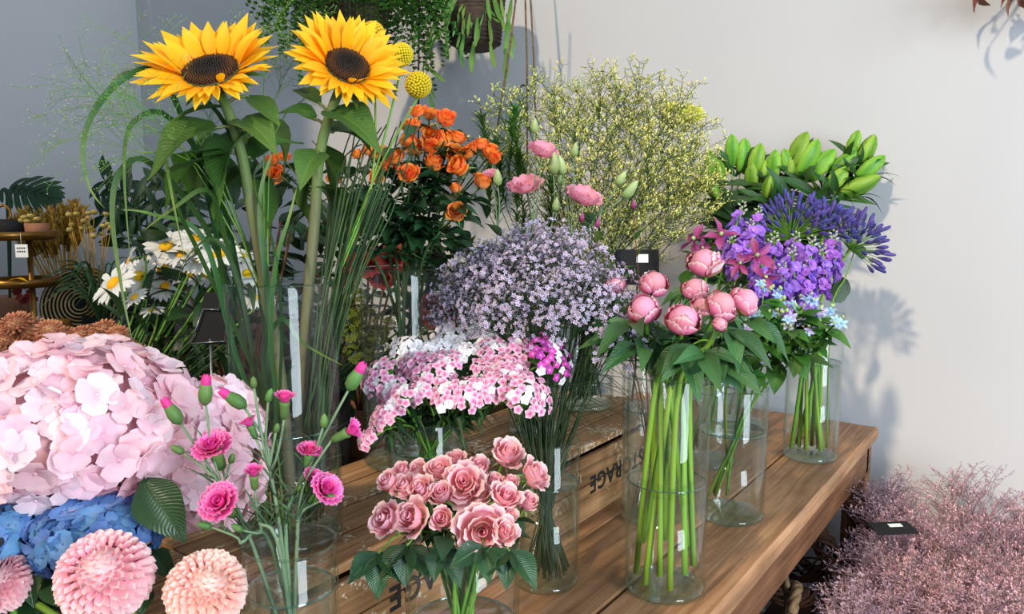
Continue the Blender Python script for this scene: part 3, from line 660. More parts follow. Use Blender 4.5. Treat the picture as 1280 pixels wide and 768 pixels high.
for i, (px, py, w_, rx, uz) in enumerate(PEO):
    d = [1.2, 1.16, 1.10, 1.06, 1.18, 1.26, 1.12, 1.06, 1.10, 1.03][i]
    R = w_ / 2 * d / FPX / 1.06; dr = D(rx, uz, .55); c = P(px, py, d); hp = c - dr * R * .72
    pts = from_vase('peony', hp, 1.0, 1.2); pts[0] = VASES['peony'][0] + V((math.cos(i * 2.4 + 1) * .042, math.sin(i * 2.4 + 1) * .042, .018 + (i % 3) * .02));
    pts[1] = pts[1].lerp(V((pts[0].x, pts[0].y, pts[1].z)), .35); pts = pts[:2] + [hp - dr * .035 + V((0, 0, -.012)), hp]; base = pts[0]
    lab = 'pink peony bud with one pale petal unfolding' if i == 5 else 'small green tipped peony bud under the pink ones' if i == 9 else 'tight pink peony bud half hidden in the lavender statice' if i == 0 else 'tight pink peony bud leaning out over the pale blue tweedia' if i == 8 else 'tight pink peony bud on a leafy stem amid the peony bunch'
    th = thing('peony', base, lab, 'peony', None if i in (5, 9) else 'tight pink peony buds')
    stem(th, base, pts, .0047, .0032, 'stem_bright', 7, 14)
    M = T(hp - base) @ face(dr, U(0, 6.28)) @ S(R); h = ob('bud', pm['heart'], th, M)
    for nme, n, s in (('in', 4, .98), ('out', 5, 1.04), ('guard', 3, 1.10)):
        a0 = U(0, 6.28)
        for k in range(n): ob('guard_petal' if nme == 'guard' else 'petal', pm[nme], h, RZ(a0 + k * 2 * PI / n + U(-.4, .4)) @ Matrix.Rotation(U(-.04, .16) if nme != 'in' else U(-.02, .06), 4, 'Y') @ Matrix.Diagonal((s * U(.96, 1.07), s * U(.72, 1.05), U(.66, 1.04), 1)))
    if i == 5: ob('petal', pm['open'], h, face((0, 0, 1), 0) @ RZ(0) )
    for k in range(4):
        a = U(0, 6.28); put_leaf(th, base, hp + V((0, 0, -.004)), V((math.cos(a), math.sin(a), U(-.7, .1))), U(.018, .032), 'lance', 'leaf_peony', name='sepal_leaf')
    for k in range(4):                                   # leaf groups of three leaflets
        t = U(.5, .84); p = at_curve(pts, t); a = U(0, 6.28); dd = V((math.cos(a), math.sin(a), U(-.3, .3))).normalized()
        if k == 0: dd = (D((px - 850) / 60, U(-.5, .2), .8)).normalized()
        e = p + dd * .026; branch(th, [p, (p + e) / 2 + V((0, 0, .004)), e], base, .0016, .0012, 'stem_green', 'leaf_stalk')
        side = dd.cross(V((0, 0, 1))).normalized()
        for sg, L in ((0, .078), (-1, .062), (1, .062)):
            put_leaf(th, base, e, dd + side * sg * .9 + V((0, 0, U(-.55, .05))), L * U(.85, 1.15), 'peony', 'leaf_peony', up=D(0, 1, .6), roll=U(-.5, .5))

# --- sunflowers
def sunflower(px, py, d, dr, Rd, L, stempx, leaves, label):
    vl = face(dr, .3).to_3x3().inverted() @ (CAM - P(px, py, d)).normalized(); va = math.atan2(vl.y, vl.x)
    c = P(px, py, d); pts = [VASES['sunflower'][0] + V(stempx[0])] + [P(*q) for q in stempx[1:]] + [c - dr * .012]
    base = pts[0]; th = thing('sunflower', base, label, 'sunflower')
    stem(th, base, pts, .0082, .0062, 'stem_pale', 10, 18)
    M = T(c - base) @ face(dr, .3)
    disc = B().lathe([(Rd * 1.02, -.010), (Rd, 0), (Rd * .8, .006), (Rd * .55, .006), (Rd * .3, .003), (0, .002)], 36, lambda j, r, z: r / Rd)
    fl = cached('discfloret', lambda: B().lathe([(.0011, 0), (.0012, .003), (0, .0042)], 5))
    for i in range(340):
        rr = Rd * math.sqrt((i + .5) / 340); a = i * 2.39996
        o_ = len(disc.t); disc.add(fl, T((rr * math.cos(a), rr * math.sin(a), .003 + .004 * math.sin(min(1, rr / Rd) * PI))))
        for j in range(o_, len(disc.t)): disc.t[j] = rr / Rd
    h = ob('flower_disc', disc.mesh('flower_disc', 'sunflower_disc'), th, M)
    ray = [cached(('ray', k), lambda k=k: flat_petal(1, (.34, .38, .31)[k], .8, .42, .05, (-.16, .06, -.05)[k], .10, 4, 7, .45).mesh('petal', 'sunflower_ray')) for k in range(3)]
    for row, n, el, s in ((0, 27, .22, 1.0), (1, 27, .46, .97), (2, 16, .78, .78)):
        for i in range(n):
            a = 2 * PI * (i + row * .5) / n + U(-.07, .07); e = el + U(-.16, .16); near_ = max(0, math.cos(a - va)); sh_ = 1 - .34 * near_ ** 1.5; e -= .30 * near_ * (row < 2)
            if row == 2 and near_ > .2 and U(0, 1) < .55: continue
            dd = V((math.cos(a) * math.cos(e), math.sin(a) * math.cos(e), math.sin(e)))
            ob('petal', random.choice(ray), h, aim((Rd * .96 * math.cos(a), Rd * .96 * math.sin(a), -.002 + row * .001), dd, (0, 0, 1), L * s * sh_ * U(.88, 1.1), U(-.25, .25)))
    br = cached('bract', lambda: flat_petal(1, .42, .5, .6, .0, .1, .1, 2, 5, .3).mesh('bract', 'leaf_sun'))
    ob('receptacle', B().lathe([(.006, -.022), (Rd * .6, -.016), (Rd, -.006), (Rd * .98, .001)], 24).mesh('receptacle', 'leaf_sun'), th, M)
    for i in range(14):
        a = i * 2 * PI / 14 + U(-.1, .1); dd = V((math.cos(a), math.sin(a), U(-.3, .25)))
        ob('bract', br, h, aim((Rd * .8 * math.cos(a), Rd * .8 * math.sin(a), -.008), dd, (0, 0, 1), U(.028, .040)))
    for (x0, y0, d0, x1, y1, d1, kind, w_, up) in leaves:
        p0 = P(x0, y0, d0); p1 = P(x1, y1, d1); dd = p1 - p0; L_ = dd.length
        near = min((at_curve(pts, k / 30) for k in range(31)), key=lambda q: (q - p0).length + abs(q.z - p0.z + .02) * .5)
        branch(th, [near, (near + p0) / 2 + V((0, 0, .004)), p0 + dd * .05], base, .0026, .0018, 'stem_pale', 'leaf_stalk')
        put_leaf(th, base, p0, dd, L_, kind, 'leaf_sun', up=up)
    return th
upc = D(0, 1, .5)
sunflower(264, 90, .95, D(-.04, .76, .65), .0335, .061, [(-.01, -.02, .02), (350, 470, .98), (318, 280, .97), (296, 170, .96)],
    [(272,160,.95,172,192,.90,'sun',1,D(-.2,1,.7)),(285,190,.96,182,225,.99,'sun',1,D(-.3,1,.5)),(300,150,.96,345,172,.93,'sun',1,upc),(305,165,.97,250,235,.93,'sun',1,D(-.6,.6,.8)),
     (310,120,.97,350,150,.95,'ovate',1,upc),(300,215,1.0,250,290,1.03,'sun',1,upc),(310,230,1.0,352,300,1.04,'sun',1,upc),(280,150,1.0,330,215,1.05,'sun',1,upc),(270,175,1.0,230,240,1.06,'sun',1,D(-.2,.8,.8)),(330,150,1.02,375,210,1.06,'sun',1,upc),(312,200,.97,368,160,.99,'sun',1,upc),(290,185,.97,215,205,1.04,'sun',1,upc),(285,135,.96,190,145,.94,'lance',1,upc)],
    'golden sunflower facing upwards on a thick stem')
sunflower(434, 84, .97, D(.38, .58, .70), .0275, .053, [(.02, .015, .02), (380, 440, 1.0), (393, 280, .99), (402, 180, .98)],
    [(398,190,.97,372,222,.93,'sun',1,D(-.1,.3,1)),(410,140,.97,478,165,.94,'sun',1,D(.2,1,.6)),(394,150,.98,345,128,.97,'sun',1,upc),(415,165,.98,470,170,1.03,'sun',1,upc),
     (400,130,.98,365,105,1.0,'ovate',1,upc),(392,235,.98,440,240,1.04,'sun',1,upc),(400,210,1.0,365,270,1.04,'sun',1,upc),(405,230,1.0,430,300,1.06,'sun',1,upc),(395,180,.99,430,225,1.05,'sun',1,upc)],
    'golden sunflower tilted to the side, leaning out beside yellow craspedia balls')

# --- craspedia and its bunch of thin stems
ball = B(); hemi = B().lathe([(.0026, -.001), (.0024, .0012), (.0014, .0022), (0, .0025)], 6)
for i in range(210):
    z = 1 - 2 * (i + .5) / 210; a = i * 2.39996; rr = math.sqrt(1 - z * z); nrm = V((rr * math.cos(a), rr * math.sin(a), z)); ball.add(hemi, T(nrm * .0165) @ face(nrm))
ball.add(B().lathe([(0, -.0165), (.0117, -.0117), (.0165, 0), (.0117, .0117), (0, .0165)], 14, lambda *a: 0.0))
BALL = ball.mesh('flower_ball', 'craspedia')
for px, py, w_, d in ((466, 42, 30, 1.02), (502, 68, 29, 1.02), (523, 106, 33, .98)):
    c = P(px, py, d); s = w_ / 2 * d / FPX / .0185
    pts = [VASES['sunflower'][0] + V((.035, -.01, .02)), P(408, 400, 1.0), P(465, 230, .99), c + V((0, 0, -.015))]; base = pts[0]
    th = thing('craspedia', base, 'yellow ball shaped craspedia flower on a thin stem', 'flower', 'craspedia beside the sunflowers')
    stem(th, base, pts, .0016, .0014, 'stem_green', 5, 12); ob('flower_ball', BALL, th, T(c - base) @ face(rdir()) @ S(s))
for i in range(40):
    base = VASES['sunflower'][0] + V((U(.0, .045), U(-.03, .03), .02)); k = i / 39
    pts = [base, P(398 + k * 32 + U(-4, 4), 400, 1.0 + U(-.03, .03)), P(418 + k * 75 + U(-8, 8), 230 + U(-20, 25), 1.0 + U(-.04, .04))]
    if i % 3 == 0: pts.append(P(440 + k * 80, 160 + U(-15, 30), 1.02))
    th = thing('reed_stem', base, 'thin dark green reed stem leaning beside the sunflower stems', 'stem', 'bundle of thin reed stems'); stem(th, base, pts, .0014, .0009, U(0, 1) < .7 and 'stem_deep' or 'stem_dark', 5, 8)

# --- grass with long strap leaves and airy seed heads
def ribbon(pts, wd, n=16, twist=0.0, taper=.35):
    q = curve(pts, n); b = B()
    for i, p in enumerate(q):
        tg = (q[min(i + 1, n)] - q[max(i - 1, 0)]).normalized(); v = i / n
        sd = tg.cross(FW).normalized() * math.cos(twist * v) + FW * math.sin(twist * v)
        ww = wd / 2 * (taper + (1 - taper) * math.sin(min(1, v * 2.2) * PI / 2)) * (1 - v ** 3)
        for s_ in (-1, 0, 1):
            b.v.append(tuple(p + sd * ww * s_ + FW * (.12 * ww * (1 - abs(s_))))); b.t.append(v)
    for i in range(n):
        for k in range(2): a = i * 3 + k; b.f.append((a, a + 1, a + 4, a + 3))
    return b
GR = [[(300,500,1.02),(262,250,1.0),(205,100,.97),(160,95,.93),(120,135,.92),(103,185,.92),(112,235,.93),(132,262,.93)],
      [(320,500,1.02),(280,260,1.0),(215,150,.96),(170,150,.93),(155,200,.92),(163,330,.92)],
      [(320,480,1.02),(265,300,1.0),(190,205,.95),(152,212,.92),(140,265,.91),(152,360,.9),(166,430,.9)],
      [(330,500,1.0),(255,330,.98),(222,260,.94),(208,200,.94),(215,245,.92),(232,330,.92)],
      [(330,500,1.0),(290,330,.98),(262,240,.95),(215,262,.93),(178,290,.92)],
      [(325,500,1.0),(300,360,.98),(270,300,.95),(235,320,.93),(222,360,.92),(228,420,.92)],
      [(340,520,.98),(335,380,.96),(325,250,.95),(345,180,.95)],[(350,520,.97),(352,400,.95),(340,300,.94),(318,230,.95),(330,180,.96)],
      [(345,520,.97),(338,420,.94),(345,330,.94),(362,270,.95),(372,230,.96)],[(330,470,.97),(350,400,.94),(380,430,.93),(430,458,.92)],
      [(300,460,1.0),(255,300,.97),(190,268,.95),(150,262,.93)],[(330,420,1.0),(300,200,.98),(240,110,.97),(160,90,.96),(128,120,.95)]]
for i, g in enumerate(GR):
    base = VASES['sunflower'][0] + V((U(-.04, .02), U(-.03, .03), .02)); pts = [base] + [P(*q) for q in g]
    o_ = ob('grass_blade', ribbon([p - base for p in pts], U(.006, .010), 26, U(-1.5, 1.5)).mesh('grass_blade', 'leaf_grass')); o_.location = base
    tag(o_, 'long strap shaped grass blade arching out of the sunflower vase', 'grass blade', 'grass blades in the sunflower vase')
def panicle(seed):
    rs = random.Random(seed); b = B(); s = B(); tet = B().lathe([(0, -1), (.7, 0), (0, 1)], 4)
    for i in range(30):
        z = rs.uniform(0, .09); a = rs.uniform(0, 6.28); L = rs.uniform(.05, .10); e = V((math.cos(a) * L * .75, math.sin(a) * L * .75, z + L * .6)); m_ = V((e.x * .4, e.y * .4, z + L * .4))
        q = curve([(0, 0, z), m_, e], 4); b.tube(q, .00022, 3, False)
        for k in range(5):
            f = rs.uniform(.35, 1); p = at_curve([(0, 0, z), m_, e], f); e2 = p + V((rs.uniform(-1, 1), rs.uniform(-1, 1), rs.uniform(-.2, 1))) * .014
            b.tube([p, e2], .00018, 3, False); s.add(tet, T(e2) @ S(.0010))
    return b.mesh('seed_branches', 'stem_green'), s.mesh('seeds', 'seed')
PAN = [panicle(k) for k in range(3)]
for i, (x0, y0, d0, x1, y1, d1) in enumerate(((262,215,.98,150,140,.95),(268,215,.98,205,105,.99),(275,210,.99,262,150,1.0),(330,180,1.0,352,105,1.02),(340,180,1.0,385,120,1.04),(255,215,.97,172,190,.93),(330,170,1.02,330,75,1.06),(250,220,.98,210,170,.92))):
    a = P(x0, y0, d0); e = P(x1, y1, d1); base = VASES['sunflower'][0] + V((U(-.03, .02), U(-.03, .03), .02))
    th = thing('panic_grass', base, 'airy panic grass spray with tiny seeds around the sunflowers', 'grass', 'airy grass sprays')
    stem(th, base, [base, P(335, 400, 1.0), a, e], .0013, .0006, 'stem_green', 5, 10)
    M = T(a * .35 + e * .65 - base) @ face(e - a, U(0, 6)); k = PAN[i % 3]
    ob('seed_branches', k[0], th, M)['kind'] = 'stuff'; ob('seeds', k[1], th, M)['kind'] = 'stuff'

# --- pompon chrysanthemums
def pompon(px, py, rpx, d, mat, label, group):
    c = P(px, py, d); R = rpx * d / FPX; base = VASES['pompon'][0] + V((U(-.015, .015), U(-.015, .015), .012)); dr = D((px - 130) / 300, .75, .45)
    th = thing('pompon_chrysanthemum', base, label, 'chrysanthemum', group)
    stem(th, base, [base, base + V((0, 0, .1)) + (c - base) * .1, c - dr * R * .8], .004, .0035, 'stem_green')
    h = ob('bloom', B().lathe([(0, -.7), (.5, -.5), (.72, 0), (.5, .5), (0, .72)], 16).mesh('bloom', mat), th, T(c - base) @ face(dr) @ S(R))
    pet = cached(('pp', mat), lambda: flat_petal(1, .66, 2.0, .5, .0, -.22, .34, 4, 4, .5).mesh('petal', mat))
    N = 300
    for i in range(N):
        z = 1 - 1.72 * (i + .5) / N; a = i * 2.39996; rr = math.sqrt(max(0, 1 - z * z)); nrm = V((rr * math.cos(a), rr * math.sin(a), z))
        tg = V((z * math.cos(a), z * math.sin(a), -rr))     # downhill
        dd = nrm * (1.0 + .8 * max(0, z) ** 3) + tg * .75 + rdir() * .22; k = .24 + .13 * (1 - max(0, z)) ** .7
        ob('petal', pet, h, aim(nrm * (.98 - k * .55), dd, nrm - tg, k * U(.92, 1.08)))
    for k in range(3): put_leaf(th, base, c - dr * R * 1.05, D(U(-1, 1), -.5, U(-.3, .6)), .05, 'rose', 'leaf_dark')
pompon(131, 721, 52, .68, 'pompon', 'large round pink pompon chrysanthemum under the blue hydrangea', None)
pompon(258, 738, 45, .68, 'pompon_peach', 'round peach tinted pompon chrysanthemum beside the carnation vase', None)
pompon(6, 729, 33, .71, 'pompon', 'smaller pink pompon chrysanthemum, below the pink hydrangea', None)

# --- hydrangeas
def floret(seed, mat, L=.5):
    rs = random.Random(seed); b = B()
    for k in range(4):
        p = flat_petal(L * rs.uniform(.92, 1.08), L * rs.uniform(1.0, 1.15), 2.2, .25, .02, rs.uniform(-.10, .10), rs.uniform(-.05, .14), 4, 6, .62, .022)
        b.add(p, RZ(k * PI / 2 + rs.uniform(-.15, .15)) @ RX(rs.uniform(.05, .45)))
    b.add(B().lathe([(.05, -.02), (.05, .03), (0, .05)], 6)); return b.mesh('floret', mat)
def hydrangea(key, px, py, rx, ry, rz, d, mats, N, fs, label, tilt=(0, .9, .5), leaves=(), seed=1):
    c = P(px, py, d); base = VASES[key][0] + V((U(-.02, .02), U(-.02, .02), .012)); th = thing('hydrangea', base, label, 'hydrangea')
    dr = D(*tilt); a_, b_, c_ = rx * d / FPX, ry * d / FPX, rz
    stem(th, base, [base, (base + c) / 2, c], .0055, .005, 'stem_green')
    # ellipsoid axes: right, vertical, depth
    A = RT * a_; Bv = V((0, 0, 1)) * b_; C = FH * c_
    Mx = Matrix(((A.x, C.x, Bv.x, 0), (A.y, C.y, Bv.y, 0), (A.z, C.z, Bv.z, 0), (0, 0, 0, 1)))
    co_ = B().lathe([(0, -.75), (.55, -.55), (.78, 0), (.55, .55), (0, .78)], 16, lambda *q: .3).xf(Mx)
    h = ob('flower_head', co_.mesh('flower_head', mats[0]), th, T(c - base))
    fl = [cached(('fl', m_, k), lambda m_=m_, k=k: floret(k, m_)) for m_ in mats for k in range(3)]
    for i in range(N):
        z = 1 - 1.80 * (i + .5) / N; an = i * 2.39996 + U(-.15, .15); rr = math.sqrt(max(0, 1 - z * z)); u_ = V((rr * math.cos(an), rr * math.sin(an), z))
        p = Mx @ (u_ * U(.86, 1.0)); nr = (Mx.inverted().transposed().to_3x3() @ u_).normalized()
        ob('floret', random.choice(fl), h, T(p) @ face((nr + rdir() * .38).normalized(), U(0, 6.28)) @ S(fs * U(.85, 1.15)))
    for (x0, y0, x1, y1, dd, up) in leaves:
        p0 = P(x0, y0, dd); p1 = P(x1, y1, dd - .02); put_leaf(th, base, p0, p1 - p0, (p1 - p0).length, 'rose', 'leaf_dark', up=up)
hydrangea('hydrangea', 92, 530, 146, 104, .115, .80, ['hydrangea_pink', 'hydrangea_pink', 'hydrangea_pale'], 220, .040, 'huge pale pink mophead hydrangea resting over blue hydrangeas', leaves=[(180,600,228,676,.74,D(.3,.4,1))])
hydrangea('hydrangea', 262, 572, 66, 100, .075, .88, ['hydrangea_pink', 'hydrangea_pale'], 120, .036, 'tall pink hydrangea head behind the hot pink carnations')
hydrangea('blue', 14, 652, 60, 48, .06, .76, ['hydrangea_blue'], 90, .027, 'blue hydrangea head in front of a crate, behind the smaller pink pompon', leaves=[(40,700,35,760,.72,D(0,.5,1)),(60,720,90,760,.72,D(.3,.5,1))])
hydrangea('blue', 122, 668, 70, 44, .06, .75, ['hydrangea_blue'], 110, .027, 'blue hydrangea head directly behind the large pink pompon', leaves=[(190,690,215,720,.74,D(.3,.5,1)),(185,735,175,768,.70,D(.3,.5,1)),(95,655,70,740,.73,D(-.2,.5,1))])

# --- spray carnations
def carn_parts():
    d = {}
    d['heart'] = spiral_heart(2.0, .05, .40, .3, 1.15).mesh('bloom', 'carnation_hot')
    d['a'] = cup_petal([(.10, .1), (.30, .5), (.60, .95), (.85, 1.12)], .70, 10, 4, .10, .05, .30, .07, 4.2).mesh('petal', 'carnation')
    d['b'] = cup_petal([(.10, .1), (.40, .5), (.82, .86), (1.12, .94)], .62, 10, 4, .10, .05, .28, .07, 4.2).mesh('petal', 'carnation')
    d['calyx'] = B().lathe([(.10, -1.1), (.28, -.95), (.34, -.5), (.36, .0), (.44, .38), (.36, .42), (.2, .3)], 9).mesh('calyx', 'calyx')
    d['bud'] = B().lathe([(.10, -.9), (.40, -.6), (.46, -.1), (.34, .45), (0, .85)], 9).mesh('bud', 'calyx')
    d['tip'] = cup_petal([(.24, .1), (.32, .45), (.28, .9), (.12, 1.15)], 1.1, 6, 4, .2, .0, .8, .05).mesh('petal', 'carnation_hot')
    return d
cm = carn_parts()
CARN = [  # fork pixel+depth, [(kind, px, py, width, right, up, toward)]
 ((278,610,.72), [('f',265,558,50,-.1,.9,.5),('b',216,516,20,-.5,.9,.1),('b',257,490,20,.1,1,0),('g',221,562,13,-.8,.5,.1),('g',290,573,11,.3,.7,.2)]),
 ((300,680,.70), [('f',274,628,52,-.2,.7,.75),('g',255,657,13,-.9,.3,.2)]),
 ((338,590,.72), [('h',356,497,27,.1,1,.1),('h',311,528,22,-.3,.9,.1),('b',293,500,20,-.8,.6,.1),('g',317,478,11,0,1,0),('g',337,494,13,.3,.9,0),('g',346,535,10,.3,.9,.2)]),
 ((325,655,.70), [('h',317,590,24,.05,1,.2),('g',296,660,12,-.6,.5,.2)]),
 ((366,620,.72), [('f',387,563,32,.25,.95,.25),('h',391,597,26,.3,.6,.2),('g',405,526,13,.1,1,0),('b',444,473,21,.5,.85,0),('g',375,610,10,.2,.8,.3)]),
 ((372,650,.71), [('f',408,612,46,.6,.6,.4),('h',440,538,28,.85,.45,.1),('g',412,622,14,.8,.3,.4)])]
for fk, blooms in CARN:
    fork = P(*fk); pts = from_vase('carnation', fork, 1.0, .8); base = pts[0]
    th = thing('spray_carnation', base, {278: 'hot pink carnation stem with one open bloom and tall buds against the pink hydrangea', 300: 'hot pink carnation stem with a single wide open bloom low over the glass rim', 338: 'hot pink carnation stem with two half open blooms beside the sunflower stalks', 325: 'short hot pink carnation stem with one half open bloom above its vase', 366: 'tall hot pink carnation stem whose closed bud reaches the sweet williams', 372: 'hot pink carnation stem leaning with its open bloom over the crate'}[fk[0]], 'carnation', 'hot pink spray carnation stems')
    stem(th, base, pts, .0022, .0017, 'stem_grey')
    for kind, px, py, w_, a, b_, c_ in blooms:
        d = fk[2] - .005; dr = D(a, b_, c_); c = P(px, py, d); R = w_ / 2 * d / FPX
        if kind in 'fh':
            R /= 1.1 if kind == 'f' else .85
            hp = c - dr * R * .75
            foot = hp - dr * R * 1.1
            h = ob('bloom', cm['heart'], th, T(hp - base) @ face(dr, U(0, 6)) @ S(R))
            for nme, n in (('a', 5), ('b', 6 if kind == 'f' else 0)):
                a0 = U(0, 6)
                for k in range(n): ob('petal', cm[nme], h, RZ(a0 + k * 2 * PI / n + U(-.1, .1)) @ Matrix.Diagonal((1, 1, U(.85, 1.1), 1)))
            if kind == 'f':
                for k in range(5): ob('petal', cm['a'], h, RZ(U(0, 6)) @ Matrix.Diagonal((.72, .72, 1.08, 1)))
            ob('calyx', cm['calyx'], h)
        else:
            R = R if kind == 'g' else R * 1.3; hp = c; foot = hp - dr * R * .9
            h = ob('bud', cm['bud'], th, T(hp - base) @ face(dr, U(0, 6)) @ S(R * (1.7 if kind == 'g' else 1.5)))
            if kind == 'b':
                for k in range(3): ob('petal', cm['tip'], h, RZ(k * 2.1))
        mid = (fork * .45 + foot * .55) - dr * .012
        branch(th, [fork, mid, foot], base, .0015, .0012, 'stem_grey')
        for k in range(2):
            s_ = 1 if k else -1; put_leaf(th, base, mid, RT * s_ * .7 + V((0, 0, .6)) + rdir() * .3, U(.02, .038), 'needle', 'leaf_grey')
    for t in (.6, .75, .9):
        p = at_curve(pts, t)
        for s_ in (-1, 1): put_leaf(th, base, p, RT * s_ * .6 + V((0, 0, .8)) + rdir() * .3, U(.03, .06), 'needle', 'leaf_grey')

# --- sweet williams
def five_floret(mat, notch=.12, seed=0):
    rs = random.Random(seed); b = B()
    for k in range(5):
        b.add(flat_petal(.5, .46, 2.0, .18, .01, rs.uniform(-.05, .12), .05, 4, 3, .7, .02, notch), RZ(k * 2 * PI / 5 + rs.uniform(-.08, .08)) @ RX(rs.uniform(.0, .25)))
    b.add(B().lathe([(.035, -.10), (.045, 0), (0, .03)], 5, lambda *a: 0.0)); return b.mesh('floret', mat)
SW = [(470,470,50,'p'),(503,434,40,'w'),(533,466,58,'p'),(494,497,42,'p'),(473,521,36,'p'),(452,545,24,'p'),(560,418,38,'w'),(592,402,34,'w'),(583,490,46,'p'),(636,478,56,'p'),(665,492,58,'p'),(622,440,46,'p'),(690,446,62,'m'),(606,462,36,'p'),(545,436,36,'w'),(640,458,40,'p'),(520,486,34,'p'),(575,436,34,'w'),(655,437,40,'p'),(512,455,40,'p'),(556,452,40,'p'),(603,486,42,'p'),(648,468,40,'p'),(556,492,38,'p'),(484,484,38,'p'),(610,425,36,'w'),(527,440,34,'w')]
for i, (px, py, w_, k) in enumerate(SW):
    w_ *= 1.10; d = 1.06 + (500 - py) / 100 * .15; c = P(px, py, d); R = w_ / 2 * d / FPX; dr = D((px - 575) / 150, .78, .82)
    mat = {'p': 'william_pink', 'w': 'william_white', 'm': 'william_magenta'}[k]
    hp = c - dr * .012; pts = from_vase('william', hp, .9); base = pts[0]
    lab = {'p': 'pink and white sweet william head in the glass vase on a crate', 'w': 'mostly white sweet william head above the pink ones', 'm': 'magenta sweet william head next to the lavender statice'}[k]
    th = thing('sweet_william', base, lab, 'sweet william', {'p': 'pink sweet williams', 'w': 'white sweet williams', 'm': None}[k])
    stem(th, base, pts, .0020, .0018, 'stem_green', 5, 8)
    core = B().lathe([(.003, -.012), (R * .5, -.008), (R * .7, 0), (R * .4, R * .25), (0, R * .3)], 10)
    h = ob('flower_head', core.mesh('flower_head', 'leaf_mid'), th, T(hp - base) @ face(dr))
    fl = [cached(('sw', mat, q), lambda q=q: five_floret(mat, .12, q)) for q in range(3)]
    flw = [cached(('sw', 'william_white', q), lambda q=q: five_floret('william_white', .12, q)) for q in range(3)]
    n = int(7 + w_ * w_ / 150)
    for j in range(n):
        rr = math.sqrt((j + .4) / n); a = j * 2.39996 + U(-.2, .2); u_ = V((rr * math.cos(a), rr * math.sin(a), math.sqrt(max(.05, 1 - rr * rr * .85))))
        pool = flw if (k == 'p' and U(0, 1) < .16) or (k == 'm' and U(0, 1) < .25) else fl
        p = V((u_.x * R, u_.y * R, u_.z * R * .55)); ob('floret', random.choice(pool), h, T(p) @ face((u_ + V((0, 0, .5)) + rdir() * .3).normalized(), U(0, 6)) @ S(U(.0135, .0165)))
    br = leaf_mesh('needle', 'leaf_mid')
    for j in range(14):
        a = U(0, 6.28); ob('bract', br, h, aim((0, 0, -.008), (math.cos(a), math.sin(a), U(-.4, .9)), (0, 0, 1), R * U(.9, 1.2)))
    for j in range(11):
        p = at_curve(pts, U(.42, .8)); a = U(0, 6.28); put_leaf(th, base, p, V((math.cos(a), math.sin(a), U(-.4, .4))), U(.035, .05), 'lance', 'leaf_dark')

# --- airy sprays: lavender statice, yellow statice, dried pink limonium
def star(n, s, rs):
    b = B()
    for k in range(n):
        a = 2 * PI * k / n; o_ = len(b.v); c0, s0 = math.cos(a), math.sin(a); w0, w1 = math.cos(a + .45), math.sin(a + .45); w2, w3 = math.cos(a - .45), math.sin(a - .45)
        b.v += [(0, 0, 0), (w2 * s * .7, w3 * s * .7, s * .25), (c0 * s, s0 * s, s * .3), (w0 * s * .7, w1 * s * .7, s * .25)]; b.t += [.1, .7, 1, .7]; b.f.append((o_, o_ + 1, o_ + 2, o_ + 3))
    return b
def spray(seed, H, W, nb, nf, fs, lo=.15, kind='star', up=.6, r=.0006):
    rs = random.Random(seed); st = B(); fl = B(); ht = B()
    st.tube([(0, 0, 0), (rs.uniform(-.1, .1) * W, rs.uniform(-.1, .1) * W, H * .5), (0, 0, H * .9)], [r * 1.6, r * 1.2, r], 4, False)
    for i in range(nb):
        z = H * rs.uniform(lo, .8); a = i * 2.4 + rs.uniform(-.4, .4); L = W * rs.uniform(.55, 1.0) * (1.15 - .5 * z / H)
        e = V((math.cos(a) * L, math.sin(a) * L, min(H * 1.05, z + L * up + rs.uniform(0, .2) * H))); c = [V((0, 0, z)), V((e.x * .45, e.y * .45, z + (e.z - z) * .6)), e]
        st.tube(curve(c, 4), [r, r * .9, r * .8, r * .7, r * .6], 3, False)
        for k in range(nf):
            f = 1 - .62 * (k / max(1, nf - 1)) ** 1.1; p = at_curve(c, f); j = V((rs.uniform(-1, 1), rs.uniform(-1, 1), rs.uniform(-.2, 1)))
            q = p + j * fs * 1.7
            if kind == 'star':
                st.tube([p, q], r * .5, 3, False); M = T(q) @ face((j + V((e.x, e.y, .6 * L)).normalized() * 1.2).normalized(), rs.uniform(0, 6))
                fl.add(star(5, fs * rs.uniform(.8, 1.2), rs), M)
                if rs.random() < .4: ht.add(B().lathe([(fs * .22, fs * .1), (0, fs * .42)], 4), M)
            else:   # short scaly side spikes
                n_ = 3 if kind == 'comb' else 2
                for w_ in range(n_):
                    q2 = q + j.normalized() * fs * .8 * w_; dd = (j + rdir2(rs) * .8).normalized()
                    fl.add(flat_petal(fs * rs.uniform(.9, 1.4), fs * .62, .7, .4, 0, -fs * .2, .2, 2, 2, .5), aim(q2, dd, (0, 0, 1)))
                st.tube([p, q + j.normalized() * fs * .8 * (n_ - 1)], r * .6, 3, False)
    return st, fl, ht
def rdir2(rs):
    while True:
        v = V((rs.uniform(-1, 1), rs.uniform(-1, 1), rs.uniform(-1, 1)))
        if .05 < v.length < 1: return v.normalized()
LIL = []
for k in range(4):
    s_, f_, h_ = spray(20 + k, .085, .055, 15, 6, .0036, .2, 'star', .75, .0005)
    LIL.append((s_.mesh('branchlets', 'stem_deep'), f_.mesh('florets', 'statice_lilac'), h_.mesh('floret_hearts', 'statice_heart')))
n_l = 0
